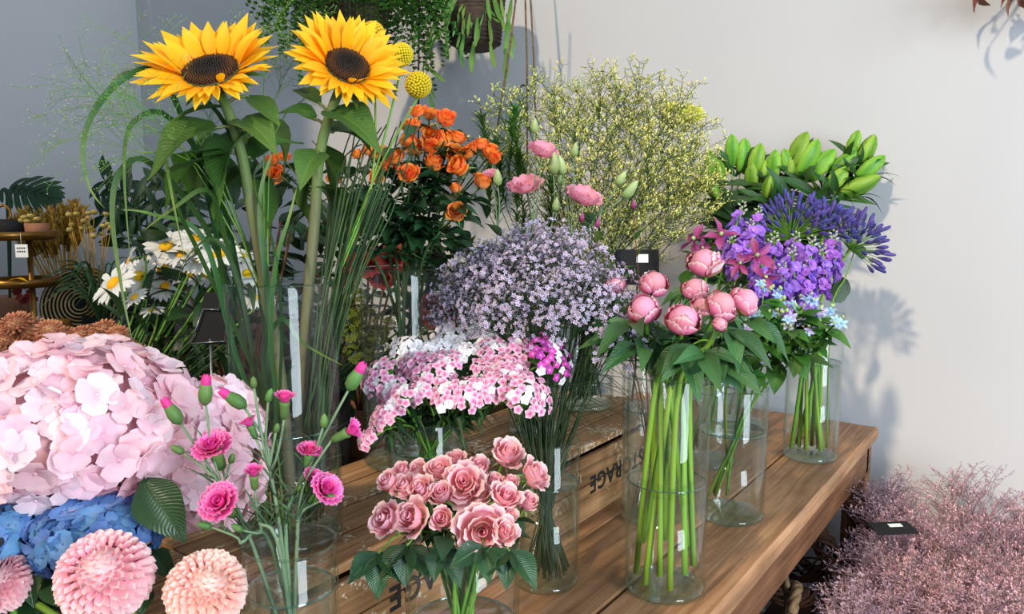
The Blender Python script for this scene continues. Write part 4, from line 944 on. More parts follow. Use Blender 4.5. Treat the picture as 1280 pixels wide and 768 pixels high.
for i in range(76):
    # dome of spray tips
    z = 1 - (i + .5) / 76; a = i * 2.39996; rr = math.sqrt(max(0, 1 - z * z))
    e = P(684, 396, 1.22) + RT * (rr * math.cos(a) * .158) + FH * (rr * math.sin(a) * .105) + V((0, 0, z * .112 - .02 * rr - .085 * max(0, math.cos(a) * rr - .15)))
    dn = (e - P(684, 430, 1.22)).normalized(); hp = e - dn * .05
    pts = from_vase('statice', hp, .95, .7); base = pts[0]
    th = thing('lavender_statice', base, 'lavender statice spray of tiny papery flowers in the rounded bunch', 'statice', 'lavender statice sprays')
    stem(th, base, pts, .0011, .0008, 'stem_deep', 4, 8); k = LIL[i % 4]; M = T(hp - base) @ face((dn + V((0, 0, .3))).normalized(), U(0, 6)) @ S(U(.85, 1.1))
    ob('branchlets', k[0], th, M); o_ = ob('florets', k[1], th, M); o_['kind'] = 'stuff'; o_ = ob('floret_hearts', k[2], th, M); o_['kind'] = 'stuff'
    for q in range(2):
        p = at_curve(pts, U(.6, .9)); e2 = p + (dn + rdir() * .6).normalized() * U(.04, .08); branch(th, [p, (p + e2) / 2, e2], base, .0006, .0004, 'stem_deep', 'twig')
YEL = []
for k in range(4):
    s_, f_, h_ = spray(40 + k, .21, .080, 19, 8, .0064, .1, 'comb', .9, .0009)
    YEL.append((s_.mesh('branchlets', 'stem_dark'), f_.mesh('florets', 'statice_yellow')))
YT = [(632,158,1.75),(655,125,1.8),(690,112,1.85),(720,128,1.8),(750,108,1.85),(775,118,1.8),(800,108,1.85),(815,125,1.8),(850,130,1.85),(835,165,1.8),(870,190,1.8),(885,215,1.75),(860,240,1.7),(800,160,1.72),(760,165,1.7),(720,170,1.7),(690,180,1.72),(740,210,1.66),(780,215,1.66),(820,215,1.68),(840,265,1.64),(790,260,1.62),(745,255,1.62),(700,230,1.66),(640,190,1.74),(880,250,1.7),(668,205,1.7),(810,190,1.66),(770,290,1.62),(725,285,1.62),(855,210,1.9),(795,230,1.9),(740,150,1.92),(830,140,1.9),(700,150,1.92),(765,190,1.9),(720,250,1.75),(760,240,1.78),(805,250,1.76),(845,235,1.78),(780,140,1.9),(830,290,1.66),(870,160,1.9),(690,260,1.75)]
for i, (px, py, d) in enumerate(YT):
    e = P(px, py, d); root = VASES['yellow'][0] + V((0, 0, .22)); dn = (e - root).normalized(); dn = (dn + V((0, 0, .25))).normalized(); hp = e - dn * .16
    pts = from_vase('yellow', hp, .9); base = pts[0]
    th = thing('yellow_statice', base, 'pale yellow statice spray with comb like twigs in the airy bunch', 'statice', 'yellow statice sprays')
    stem(th, base, pts, .0016, .0012, 'stem_dark', 4, 8); k = YEL[i % 4]; M = T(hp - base) @ face(dn, U(0, 6)) @ S(U(.8, 1.05))
    ob('branchlets', k[0], th, M); o_ = ob('florets', k[1], th, M); o_['kind'] = 'stuff'
# fine green filler at the edge of the yellow bunch
fin = B(); rs = random.Random(3)
for i in range(120):
    z = rs.uniform(.0, .15); a = rs.uniform(0, 6.28); fin.add(flat_petal(rs.uniform(.03, .06), .0035, .4, .6, .004, .01, .1, 2, 3, .3), aim((0, 0, z), (math.cos(a), math.sin(a), rs.uniform(.3, 1.4))))
fin.tube([(0, 0, 0), (0, 0, .16)], .001, 4, False); FIN = fin.mesh('needles', 'leaf_mid')
for px, py in ((615,175),(632,200),(645,225),(660,180),(622,228),(655,250),(690,250),(612,210),(636,165)):
    e = P(px, py, 1.66 + U(-.05, .05)); hp = e - V((0, 0, .10)); pts = from_vase('lisianthus', hp); base = pts[0]
    th = thing('green_filler_sprig', base, 'fine needle leaved green sprig behind the orange roses', 'foliage', 'green filler sprigs'); stem(th, base, pts, .0015, .001, 'stem_dark', 4, 8)
    ob('needles', FIN, th, T(hp - base) @ face(V((U(-.3, .3), U(-.3, .3), 1)), U(0, 6)))['kind'] = 'stuff'
# lacy white heads, yellow chrysanthemums above the yellow bunch
def lace(seed, R):
    rs = random.Random(seed); f_ = B(); s_ = B()
    for i in range(150):
        z = 1 - .9 * (i + .5) / 150; a = i * 2.39996; rr = math.sqrt(1 - z * z); u_ = V((rr * math.cos(a), rr * math.sin(a), z)) * R * rs.uniform(.75, 1)
        if i % 3 == 0: s_.tube([(0, 0, -.01), u_ * .95], .0004, 3, False)
        f_.add(star(4, R * .10, rs), T(u_) @ face(u_, rs.uniform(0, 6)))
    return s_.mesh('stalks', 'stem_green'), f_.mesh('florets', 'white_lace')
LACE = lace(1, 1.0)
for px, py, w_ in ((722, 112, 36), (690, 135, 38), (748, 135, 30)):
    d = 1.95; c = P(px, py, d); R = w_ / 2 * d / FPX; pts = from_vase('yellow', c); base = pts[0]
    th = thing('lace_flower', base, 'lacy greenish white flower head above the yellow statice', 'flower', 'lacy white flowers'); stem(th, base, pts, .0016, .0012, 'stem_green', 5, 8)
    l0 = lace(px, R); ob('stalks', l0[0], th, T(c - base) @ face(D(0, 1, .3))); ob('florets', l0[1], th, T(c - base) @ face(D(0, 1, .3)))['kind'] = 'stuff'
def mum(key, px, py, w_, d, mat, label, group, name, N=110, dr=None, leafy=True, flat=.7):
    c = P(px, py, d); R = w_ / 2 * d / FPX; dr = dr or D(U(-.3, .3), .9, .5); pts = from_vase(key, c - dr * R * .5); base = pts[0]
    th = thing(name, base, label, 'chrysanthemum', group); stem(th, base, pts, .0026, .002, 'stem_dark', 5, 6)
    pet = cached(('mum', mat), lambda: flat_petal(1, .34, 1.6, .6, 0, -.25, .25, 2, 4, .5).mesh('petal', mat))
    h = ob('bloom', cached(('mumc', mat), lambda: B().lathe([(0, -.5), (.5, -.3), (.65, 0), (.4, .35), (0, .5)], 12).mesh('bloom', mat)), th, T(c - base) @ face(dr) @ Matrix.Diagonal((R, R, R * flat, 1)))
    for i in range(N):
        z = 1 - 1.35 * (i + .5) / N; a = i * 2.39996; rr = math.sqrt(max(0, 1 - z * z)); nrm = V((rr * math.cos(a), rr * math.sin(a), z)); tg = V((z * math.cos(a), z * math.sin(a), -rr))
        ob('petal', pet, h, aim(nrm * .55, nrm + tg * .25 + rdir() * .15, nrm - tg, U(.40, .52)))
    if leafy:
        for k in range(3):
            p = at_curve(pts, U(.7, .95)); put_leaf(th, base, p, rdir() + V((0, 0, .2)), U(.03, .05), 'rose', 'leaf_dark')
for px, py, w_ in ((862, 146, 40), (838, 136, 24)):
    mum('yellow', px, py, w_, 2.0, 'yellow_mum', 'pale yellow chrysanthemum peeping over the yellow statice', 'yellow chrysanthemums', 'yellow_chrysanthemum', 90)
# --- lisianthus
def lisi():
    d = {'heart': spiral_heart(1.8, .06, .40, .2, .8).mesh('bloom', 'lisianthus')}
    d['in'] = cup_petal([(.12, 0), (.45, .25), (.70, .62), (.80, .95)], .95, 10, 5, .15, .05, .5, .08, 2.6).mesh('petal', 'lisianthus')
    d['out'] = cup_petal([(.12, 0), (.55, .18), (.95, .48), (1.22, .70)], .85, 10, 5, .15, .05, .5, .10, 2.6).mesh('petal', 'lisianthus')
    d['bud'] = B().lathe([(.10, -.2), (.42, .1), (.50, .6), (.30, 1.3), (0, 1.8)], 8).mesh('bud', 'green_bud')
    return d
lm = lisi()
for fk, items in (((665,290,1.52), [('f',656,232,38),('f',678,188,32),('b',668,160,12)]), ((712,300,1.50), [('f',729,246,40),('b',702,210,16),('b',718,190,12)]), ((745,270,1.5), [('b',785,240,18),('b',775,225,13)]), ((690,280,1.52), [('b',692,208,18),('b',700,225,12),('b',695,258,12)]), ((622,290,1.5), [('f',612,218,18),('b',622,225,14)])):
    fork = P(*fk); pts = from_vase('lisianthus', fork); base = pts[0]
    th = thing('lisianthus', base, 'pink lisianthus stem with pale green buds behind the lavender statice', 'lisianthus', 'pink lisianthus stems'); stem(th, base, pts, .0022, .0018, 'stem_grey')
    for kind, px, py, w_ in items:
        c = P(px, py, fk[2] + U(-.02, .02)); R = w_ / 2 * fk[2] / FPX; dr = (D((px - fk[0]) / 60, .8, .45)).normalized()
        R = R / (1.0 if kind == 'f' else .52) ; R = R if kind == 'f' else R * .9
        hp = c - dr * R * .5; branch(th, [fork, (fork + hp) / 2 + (hp - fork) * .05 + RT * .004, hp], base, .0014, .0011, 'stem_grey')
        h = ob('bloom' if kind == 'f' else 'bud', lm['heart'] if kind == 'f' else lm['bud'], th, T(hp - base) @ face(dr, U(0, 6)) @ S(R))
        if kind == 'f':
            for nme, n in (('in', 4), ('out', 6)):
                for k in range(n): ob('petal', lm[nme], h, RZ(k * 2 * PI / n + U(-.15, .15)) @ Matrix.Diagonal((1, 1, U(.9, 1.1), 1)))
    for k in range(6):
        p = at_curve(pts, U(.62, .98)); a = U(0, 6.28); put_leaf(th, base, p, V((math.cos(a), math.sin(a), U(.1, .9))), U(.035, .055), 'ovate', 'leaf_grey')

# --- lilies in bud
def lily_bud():
    b = B(); n = 12
    prof = [(.05, 0), (.14, .08), (.20, .3), (.225, .5), (.185, .75), (.09, .93), (0, 1.0)]
    for j, (r, z) in enumerate(prof):
        for k in range(n):
            a = 2 * PI * k / n; rr = r * (1 + .16 * math.cos(3 * a)); b.v.append((rr * math.cos(a), rr * math.sin(a), z)); b.t.append(.5 + .5 * math.cos(3 * a) * .7)
    for j in range(len(prof) - 1):
        for k in range(n): q = j * n + k; c = j * n + (k + 1) % n; b.f.append((q, c, c + n, q + n))
    return b.mesh('bud', 'lily_bud')
LB = lily_bud()
LIB = [[(915,188,34,-.1,1),(928,194,36,.05,1),(888,205,30,-.1,1),(900,215,28,-.3,1)],[(945,200,36,.2,1),(940,222,32,-.1,1),(954,216,28,.1,1)],[(968,207,34,0,1),(989,211,32,-.05,1),(983,203,30,-.3,1)],[(999,186,38,.4,1),(1010,197,42,.45,1),(1027,207,42,.6,.8)],[(1067,180,30,.25,1),(1082,189,38,.45,1),(1064,200,28,.1,1),(1052,205,32,.7,.7)],[(1088,209,36,.8,.7),(1074,231,46,.9,.4),(1045,225,36,.5,.6)],[(890,235,30,-.5,.8),(960,235,26,.1,1)]]
for gi, g in enumerate(LIB):
    cs = [P(px, py, 2.02 - .015 * gi) for px, py, *_ in g]; cen = sum(cs, V()) / len(cs); fork = cen * .7 + (VASES['lily'][0] + V((0, 0, .36))) * .3 + V((0, 0, -.01))
    pts = from_vase('lily', fork); base = pts[0]
    th = thing('lily', base, {0: 'lily stem with closed green buds right beside the yellow statice', 5: 'lily stem with fat green buds tilted out over the bare white wall'}.get(gi, 'lily stem with long closed green buds above the agapanthus'), 'lily', 'green lily stems in bud'); stem(th, base, pts, .0036, .0030, 'stem_green', 6, 8)
    for (px, py, L, a, b_), c in zip(g, cs):
        dr = D(a, b_, .18); Lm = L * 1.20 * depth(c) / FPX; hp = c - dr * Lm * .5; h = ob('bud', LB, th, T(hp - base) @ face(dr, U(0, 6)) @ S(Lm))
        branch(th, [fork, (fork + hp) / 2 + rdir() * .005, hp], base, .002, .0018, 'stem_green')
        for k in range(4): put_leaf(th, base, hp + rdir() * .012 - V((0, 0, .008)), D(U(-1, 1.1), U(-.1, .9), U(-.7, .7)), U(.055, .095), 'lance2', 'leaf_lily', up=D(U(-.4, .4), .6, 1))
    for k in range(30):
        t = U(.6, 1.0); p = at_curve(pts, t); a = U(0, 6.28); dd = V((math.cos(a), math.sin(a), U(-.1, .7)))
        if dd.x > .2: dd.x *= -.4
        put_leaf(th, base, p, dd, U(.08, .14), 'lance2' if k % 2 else 'lily', 'leaf_lily', up=D(U(-.5, .5), .7, .8))
    if gi >= 3:
        for k in range(6):
            p = cs[k % len(cs)]; put_leaf(th, base, p - V((0, 0, .03)), D(U(.5, 1), U(-.3, .4), U(0, .4)), U(.05, .08), 'lily', 'leaf_lily')

# --- agapanthus umbels
AGB = B().lathe([(.06, 0), (.10, .25), (.14, .6), (.10, .9), (0, 1.0)], 7).mesh('floret', 'agapanthus')
for px, py, R, tl, N in ((988, 300, .118, (-.1, 1, .25), 110), (1062, 312, .092, (.75, .8, .2), 70), (1030, 290, .075, (.3, 1, .1), 60)):
    d = 1.80; c = P(px, py, d); dr = D(*tl); pts = [VASES['agapanthus'][0] + V((U(-.03, .03), U(-.03, .03), .02)), VASES['agapanthus'][0] + V((U(-.03, .03), U(-.03, .03), .32)), c]
    base = pts[0]; lab = {988: 'broad violet blue agapanthus umbel in front of the lily buds', 1062: 'violet blue agapanthus umbel leaning towards the bare white wall', 1030: 'small upright agapanthus umbel between the two larger ones'}[px]
    th = thing('agapanthus', base, lab, 'agapanthus'); stem(th, base, pts, .0042, .0034, 'stem_bright', 7, 10)
    M = T(c - base) @ face(dr, U(0, 6)); pd = B(); spots = []
    for i in range(N):
        z = 1 - .95 * (i + .5) / N; a = i * 2.39996; rr = math.sqrt(1 - z * z); u_ = V((rr * math.cos(a), rr * math.sin(a), z)); L = R * U(.62, .80); e = u_ * L
        pd.tube([(0, 0, 0), e * .5 + V((0, 0, .002)), e], .0007, 3, False); spots.append((e, u_))
    h = ob('pedicels', pd.mesh('pedicels', 'stem_green'), th, M)
    for e, u_ in spots: ob('floret', AGB, h, T(e) @ face((u_ + rdir() * .15).normalized(), 0) @ Matrix.Diagonal((.034, .034, U(.022, .034), 1)))
for i in range(9):
    base = VASES['agapanthus'][0] + V((U(-.04, .04), U(-.04, .04), .018)); e = P(985 + U(-25, 35), 335 + U(-10, 20), 1.80 + U(-.02, .05))
    th = thing('agapanthus_stalk', base, 'thick bright green bare stalk standing in the agapanthus vase', 'stem', 'bare stalks in the agapanthus vase')
    stem(th, base, [base, VASES['agapanthus'][0] + V((U(-.03, .02), U(-.02, .03), .3)), e], .0046, .0036, 'stem_bright', 7, 6)
# --- purple stock spikes
def stock_floret(seed):
    rs = random.Random(seed); b = B()
    for k in range(5): b.add(flat_petal(.52, .52, 1.8, .25, .02, rs.uniform(-.1, .12), .1, 4, 4, .6, .05), RZ(k * 2 * PI / 5 + rs.uniform(-.2, .2)) @ RX(rs.uniform(.0, .6)))
    for k in range(2): b.add(flat_petal(.34, .36, 1.8, .25, .02, 0, .1, 4, 3, .6, .05), RZ(rs.uniform(0, 6)) @ RX(.8))
    return b.mesh('floret', 'stock_purple')
SF = [stock_floret(k) for k in range(4)]; SBD = B().lathe([(.2, -.5), (.45, 0), (.35, .5), (0, .9)], 6).mesh('bud', 'stock_bud')
STK = [(905,330,928,262,1.56),(930,330,938,285,1.54),(985,372,990,318,1.50),(1000,360,1015,305,1.52),(962,350,968,300,1.55),(1035,340,1042,298,1.56),(945,380,952,330,1.48),(975,390,978,338,1.46),(925,345,915,300,1.52),(1008,385,1005,335,1.50),(955,345,960,310,1.58),(1022,365,1028,315,1.54),(990,345,995,300,1.58),(940,320,948,268,1.6)]
for i, (x0, y0, x1, y1, d) in enumerate(STK):
    a = P(x0, y0, d); e = P(x1, y1, d + .02); pts = from_vase('stock', a, .9)[:2] + [a, e]; base = pts[0]
    th = thing('stock', base, 'purple stock flower spike with crowded frilly florets', 'stock', 'purple stock spikes'); stem(th, base, pts, .0032, .0022, 'stem_green', 6, 10)
    ax = (e - a); n = 15
    for k in range(n):
        f = k / n; an = k * 2.39996 + i; s1 = ax.orthogonal().normalized(); s2 = ax.normalized().cross(s1); o_ = s1 * math.cos(an) + s2 * math.sin(an)
        ob('floret', random.choice(SF), th, T(a + ax * f * .92 + o_ * (.017 - .006 * f) - base) @ face((o_ + ax.normalized() * .35 + rdir() * .2).normalized(), U(0, 6)) @ S((.035 - .010 * f) * U(.9, 1.1)))
    for k in range(9):
        an = k * 2.39996; ob('bud', SBD, th, T(e + V((math.cos(an) * .006, math.sin(an) * .006, .003 * k - .008)) - base) @ face((math.cos(an), math.sin(an), .8)) @ S(.0075 - .0003 * k))
    for k in range(4):
        p = at_curve(pts, U(.4, .7)); put_leaf(th, base, p, rdir() + V((0, 0, .3)), U(.05, .08), 'lance', 'leaf_grey')
# --- clematis
CP = flat_petal(1, .46, .6, .35, .03, -.12, .25, 4, 7, .5, .03).mesh('petal', 'clematis'); CPB = B().lathe([(.1, 0), (.26, .3), (.28, .6), (0, 1.3)], 8).mesh('bud', 'clematis')
for px, py, w_, tl in ((868,300,46,(-.5,.6,.5)),(900,295,46,(.3,.8,.5)),(945,320,48,(.1,.4,.9)),(955,345,40,(.5,-.3,.7)),(925,330,36,(-.2,.5,.7)),(878,310,32,(-.2,.2,.9)),(792,262,14,None),(727,278,14,None),(745,285,14,None),(762,352,16,None)):
    d = 1.40 if tl else 1.44; c = P(px, py, d); R = w_ / 2 * d / FPX; dr = D(*tl) if tl else D(U(-.3, .5), .9, .2); pts = from_vase('clematis', c - dr * .01); base = pts[0]
    th = thing('clematis', base, 'mauve pink clematis flower with pointed twisted petals' if tl else 'closed dark mauve clematis bud on a wiry stem', 'clematis', 'open clematis flowers' if tl else 'clematis buds'); stem(th, base, pts, .0014, .0010, 'stem_brown', 5, 10)
    if tl:
        h = ob('flower_heart', cached('clh', lambda: B().lathe([(.05, 0), (.12, .1), (.1, .22), (0, .3)], 8).mesh('flower_heart', 'green_bud')), th, T(c - base) @ face(dr, U(0, 6)) @ S(R))
        for k in range(5): a = k * 2 * PI / 5 + U(-.15, .15); ob('petal', CP, h, aim((.05 * math.cos(a), .05 * math.sin(a), 0), (math.cos(a), math.sin(a), U(-.5, .6)), (0, 0, 1), U(.9, 1.2), U(-.8, .8)))
    else: ob('bud', CPB, th, T(c - base) @ face(dr) @ S(R * 1.6))
    for k in range(5):
        p = at_curve(pts, U(.75, .98)); put_leaf(th, base, p, rdir() + V((0, 0, .3)), U(.028, .045), 'ovate', 'leaf_mid')
# --- tweedia
def tw(mat):
    b = B()
    for k in range(5): b.add(flat_petal(.5, .24, 1.0, .5, .01, .04, .1, 2, 4, .5), RZ(k * 2 * PI / 5) @ RX(.12))
    b.add(B().lathe([(.08, 0), (.07, .10), (0, .12)], 5)); return b.mesh('flower', mat)
TWM = [tw('tweedia'), tw('tweedia_lilac')]; TWB = B().lathe([(.2, 0), (.4, .3), (.3, .7), (0, 1)], 6).mesh('bud', 'green_bud')
TWD = [((945,440,1.30),[(955,362,0),(972,371,0),(985,380,0),(960,390,0)]),((985,430,1.30),[(1008,375,0),(1020,385,0),(1035,392,0),(1000,402,0)]),((920,470,1.28),[(935,412,1),(915,445,1),(950,450,1),(928,468,1)]),((985,445,1.28),[(1012,418,0),(998,430,1),(985,400,1),(1005,440,0)]),((960,440,1.3),[(968,400,1),(940,395,0),(975,415,1)]),((1010,440,1.3),[(1035,405,0),(1045,400,0),(1025,395,1),(1030,412,0)])]
for fk, fls in TWD:
    fork = P(*fk); pts = from_vase('tweedia', fork, .9, .8); base = pts[0]
    th = thing('tweedia', base, 'tweedia stem with starry pale blue flowers and felted leaves', 'tweedia', 'pale blue tweedia stems'); stem(th, base, pts, .0022, .0017, 'stem_green')
    for px, py, q in fls:
        c = P(px, py, fk[2] - .01 + U(-.02, .02)); dr = D(U(-.5, .7), .7, .6); branch(th, [fork, (fork + c) / 2 + rdir() * .006, c], base, .0013, .0008, 'stem_green')
        for k in range(3):
            o_ = V((0, 0, 0)) if k == 0 else rdir() * .011; ob('flower', TWM[q if U(0, 1) < .8 else 1 - q], th, T(c + o_ - base) @ face((dr + rdir() * .5).normalized(), U(0, 6)) @ S(U(.019, .025)))
        for k in range(4): o_ = rdir() * .013; ob('bud', TWB, th, T(c + o_ - base) @ face(V((0, 0, 1)) + rdir() * .6) @ S(U(.006, .009)))
        for k in range(3): put_leaf(th, base, fork + (c - fork) * U(.15, .8), rdir() + D(.2, .0, .6), U(.032, .058), 'ovate', 'leaf_mid', up=D(0, 1, .5))
    for k in range(3): put_leaf(th, base, at_curve(pts, U(.75, .95)), rdir() + D(0, .1, .3), U(.04, .065), 'ovate', 'leaf_mid', up=D(0, 1, .4))
# trailing leafy stem at the wall end of the table
pts = [VASES['agapanthus'][0] + V((.03, -.03, .02)), VASES['agapanthus'][0] + V((.045, -.02, .33)), P(1058, 345, 1.8), P(1072, 300, 1.8)]
th = thing('eucalyptus_sprig', pts[0], 'thin sprig with a few round dark leaves leaning out of the agapanthus vase', 'foliage'); stem(th, pts[0], pts, .0020, .0012, 'stem_green')
for (x0, y0, x1, y1) in ((1052, 352, 1040, 378), (1056, 348, 1046, 372), (1068, 308, 1082, 322)):
    a, e = P(x0, y0, 1.8), P(x1, y1, 1.79); put_leaf(th, pts[0], a, e - a, (e - a).length, 'round', 'leaf_dark', up=D(.3, .3, 1))

# --- daisies
DRY = [flat_petal(1, .33, 1.8, .55, .0, b_, .12, 2, 4, .6).mesh('petal', 'daisy_ray') for b_ in (.05, .16, .28)]
DSC = B().lathe([(1, -.1), (1.0, .1), (.75, .32), (.4, .36), (0, .22)], 14).mesh('flower_disc', 'daisy_disc')
DS = [(208,308,50,(0,.75,.75)),(245,298,42,(.2,.9,.5)),(249,322,44,(.1,.7,.8)),(274,318,46,(.1,.8,.6)),(203,336,42,(-.1,.8,.7)),(161,327,34,(-.9,.3,.4)),(142,354,54,(-.4,.65,.7)),(174,345,38,(-.1,.3,.9)),(190,388,26,(0,.9,.2)),(234,344,40,(.2,.9,.4)),(309,342,34,(.3,.6,.7)),(206,358,34,(0,.6,.8)),(303,320,30,(.2,.9,.3)),(318,372,26,(.3,.5,.8)),(226,318,34,(0,.8,.6)),(168,372,30,(-.3,.7,.5)),(258,345,30,(.2,.8,.5))]
for px, py, w_, tl in DS:
    d = 1.46 + U(-.05, .05); c = P(px, py, d); R = w_ * 1.26 / 2 * d / FPX; dr = D(*tl); pts = from_vase('daisy', c - dr * .012); pts = pts[:2] + [c - dr * .03 + V((0, 0, -.01)), c]; base = pts[0]
    th = thing('daisy', base, 'white daisy turned sideways, showing its yellow eye edge on' if px == 161 else 'white daisy with a yellow eye in the dark corner bunch', 'daisy', 'white daisies'); stem(th, base, pts, .0028, .002, 'stem_green', 5, 9)
    h = ob('flower_disc', DSC, th, T(c - base) @ face(dr, U(0, 6)) @ S(R * .28))
    for k in range(22):
        a = k * 2 * PI / 22 + U(-.08, .08); ob('petal', random.choice(DRY), h, aim((.9 * math.cos(a), .9 * math.sin(a), 0), (math.cos(a), math.sin(a), U(-.1, .22)), (0, 0, 1), 2.75 * U(.88, 1.05)))
    for k in range(4): put_leaf(th, base, at_curve(pts, U(.4, .8)), rdir() + V((0, 0, .5)), U(.05, .09), 'lance', 'leaf_dark')
for i in range(16):   # leafy greenery below the daisies
    c = P(150 + U(0, 170), 400 + U(-20, 60), 1.35 + U(-.1, .1)); pts = from_vase('daisy', c); base = pts[0]
    th = thing('daisy_shoot', base, 'dark leafy shoot without a flower below the daisies', 'foliage', 'leafy shoots among the daisies'); stem(th, base, pts, .0022, .0015, 'stem_dark', 5, 6)
    for k in range(7): put_leaf(th, base, at_curve(pts, U(.6, 1)), rdir() + V((0, 0, .4)), U(.05, .10), 'lance', 'leaf_dark')
# --- rust chrysanthemums, red blooms behind the orange roses' vase
for px, py, w_ in ((18,405,42),(38,415,46),(55,430,44),(62,412,34),(8,425,36),(80,420,30),(100,418,30),(128,412,34),(145,420,34),(155,432,30),(170,440,28),(30,440,44),(5,445,30),(95,432,32),(135,436,30),(74,440,30),(185,446,24)):
    mum('mum', px, py, w_ * 1.05, 1.30 + U(-.05, .05), 'mum_rust', 'rust brown chrysanthemum behind the pink hydrangea', 'rust brown chrysanthemums', 'rust_chrysanthemum', 70, flat=.6)
for px, py, w_ in ((455,335,44),(490,328,40),(475,352,36),(545,402,34),(560,415,30),(538,385,28),(440,350,30),(566,395,26)):
    d = 1.48; c = P(px, py, d); R = w_ / 2 * d / FPX; dr = D(U(-.3, .3), .6, .7); pts = from_vase('red', c); base = pts[0]
    th = thing('red_carnation', base, 'dark red ruffled bloom seen behind the tall glass vase', 'flower', 'dark red blooms'); stem(th, base, pts, .0024, .002, 'stem_dark', 5, 6)
    pr = cached('redp', lambda: cup_petal([(.10, .0), (.35, .3), (.75, .55), (1.05, .62)], .75, 8, 4, .10, .05, .3, .08, 3).mesh('petal', 'red_bloom'))
    h = ob('bloom', cached('redh', lambda: spiral_heart(2.2, .06, .45, .1, .8).mesh('bloom', 'red_bloom')), th, T(c - base) @ face(dr, U(0, 6)) @ S(R))
    for k in range(7): ob('petal', pr, h, RZ(k * .9 + U(-.1, .1)) @ Matrix.Diagonal((1, 1, U(.8, 1.2), 1)))
bp = B(); rs = random.Random(5)
for i in range(60):
    u_ = rdir2(rs) * .03 * rs.uniform(.5, 1); u_.z = abs(u_.z); bp.add(star(5, .006, rs), T(u_) @ face(u_ + V((0, 0, .02))));
    if i % 3 == 0: bp.tube([(0, 0, -.03), u_], .0005, 3, False)
BPM = bp.mesh('florets', 'bupleurum')
for px, py in ((440,375),(455,395),(445,420),(465,430),(436,400),(478,410),(450,445),(425,385)):
    c = P(px, py, 1.42); pts = from_vase('red', c); base = pts[0]
    th = thing('bupleurum', base, 'yellow green bupleurum sprig in the dark between the tall vases', 'foliage', 'bupleurum sprigs'); stem(th, base, pts, .0018, .0012, 'stem_dark', 4, 6)
    ob('florets', BPM, th, T(c - base) @ face(V((U(-.4, .4), U(-.4, .4), 1)), U(0, 6)))['kind'] = 'stuff'

# --- leafy shrubs on the back bench
for i, (x, y, hh, rr_, lb) in enumerate(((0.98, 1.42, .72, .17, 'dense dark green shrub in a pot behind the sunflower vase'), (1.36, 1.46, .66, .18, 'dense dark green shrub in a pot behind the orange roses'), (1.68, 1.46, .56, .18, 'dense dark green shrub in a pot behind the lavender statice'), (1.98, 1.44, .50, .16, 'dense dark green shrub in a pot near the wall behind the yellow statice'))):
    b0 = V((x, y, .63)); t_ = thing('leafy_shrub', b0, lb, 'shrub'); ob('plant_pot', B().lathe([(0, 0), (.08, 0), (.10, .16), (.092, .16), (0, .13)], 20).mesh('plant_pot', 'terracotta'), t_)
    for k in range(9):
        a = k * 2.4; e = V((math.cos(a) * rr_ * .7, math.sin(a) * rr_ * .7, hh * U(.7, .95))); ob('stem', B().tube(curve([V((0, 0, .12)), V((e.x * .4, e.y * .4, hh * .45)), e], 6), .003, 5).mesh('stem', 'stem_brown'), t_)
    for k in range(240):
        u_ = rdir(); p = V((u_.x * rr_, u_.y * rr_, hh * .58 + u_.z * hh * .40)); ob('leaf', leaf_mesh('ovate', 'leaf_dark'), t_, aim(p * 1.0, u_ + V((0, 0, U(-.5, .6))) + rdir() * .5, V((0, 0, 1)) + rdir() * .4, U(.05, .09)))

# ------------------------------------------------------------------ dried pink limonium in a floor bucket
LX, LY = 1.80, -.02
bucket('limonium', LX, LY, 0, .14, .30, 'zinc floor bucket holding the dried pink limonium', 'zinc')
LIM = []
for k in range(4):
    s_, f_, h_ = spray(70 + k, .21, .078, 24, 10, .0042, .05, 'fine', .8, .0007)
    LIM.append((s_.mesh('branchlets', 'limonium_stem'), f_.mesh('florets', 'limonium_pink'), f_.mesh('florets', 'limonium_mauve')))
rs = random.Random(11)
n_s = 0
for i in range(165):
    px = rs.uniform(1022, 1340); top = 640 - 40 * math.sin(max(0, min(1, (px - 1000) / 330)) * PI) + (75 * max(0, (1060 - px) / 75)); py = top + (rs.random() ** .8) * (800 - top)
    if py > 690: px = max(px, 1022 + (py - 690) * .45)
    if i < 24: py = top + rs.uniform(-8, 15)
    f = (py - top) / max(1, 800 - top); d = 1.86 - .42 * f + rs.uniform(-.06, .06) - max(0, (1060 - px)) * .0012
    e = P(px, py, d)
    if e.x > WX - .16: e.x = WX - .16
    if e.y > .30: e.y = .30
    root = V((LX, LY, .22)); dn = (e - root).normalized(); dn = (dn + V((0, 0, .35))).normalized(); sc_ = rs.uniform(.85, 1.2); hp = e - dn * .185 * sc_
    pts = from_vase('limonium', hp); base = pts[0]
    mv = rs.random() < max(.12, min(.95, (1160 - px) / 150 + max(0, (py - 690) / 200))); 
    th = thing('dried_limonium', base, 'dried mauve limonium spray hanging towards the wooden table' if mv else 'dried dusty pink limonium spray near the white wall', 'limonium', 'mauve limonium sprays' if mv else 'dusty pink limonium sprays')
    stem(th, base, pts, .0013, .001, 'limonium_stem', 4, 6); k = LIM[i % 4]; M = T(hp - base) @ face(dn, U(0, 6)) @ S(sc_)
    ob('branchlets', k[0], th, M); ob('florets', k[2 if mv else 1], th, M)['kind'] = 'stuff'
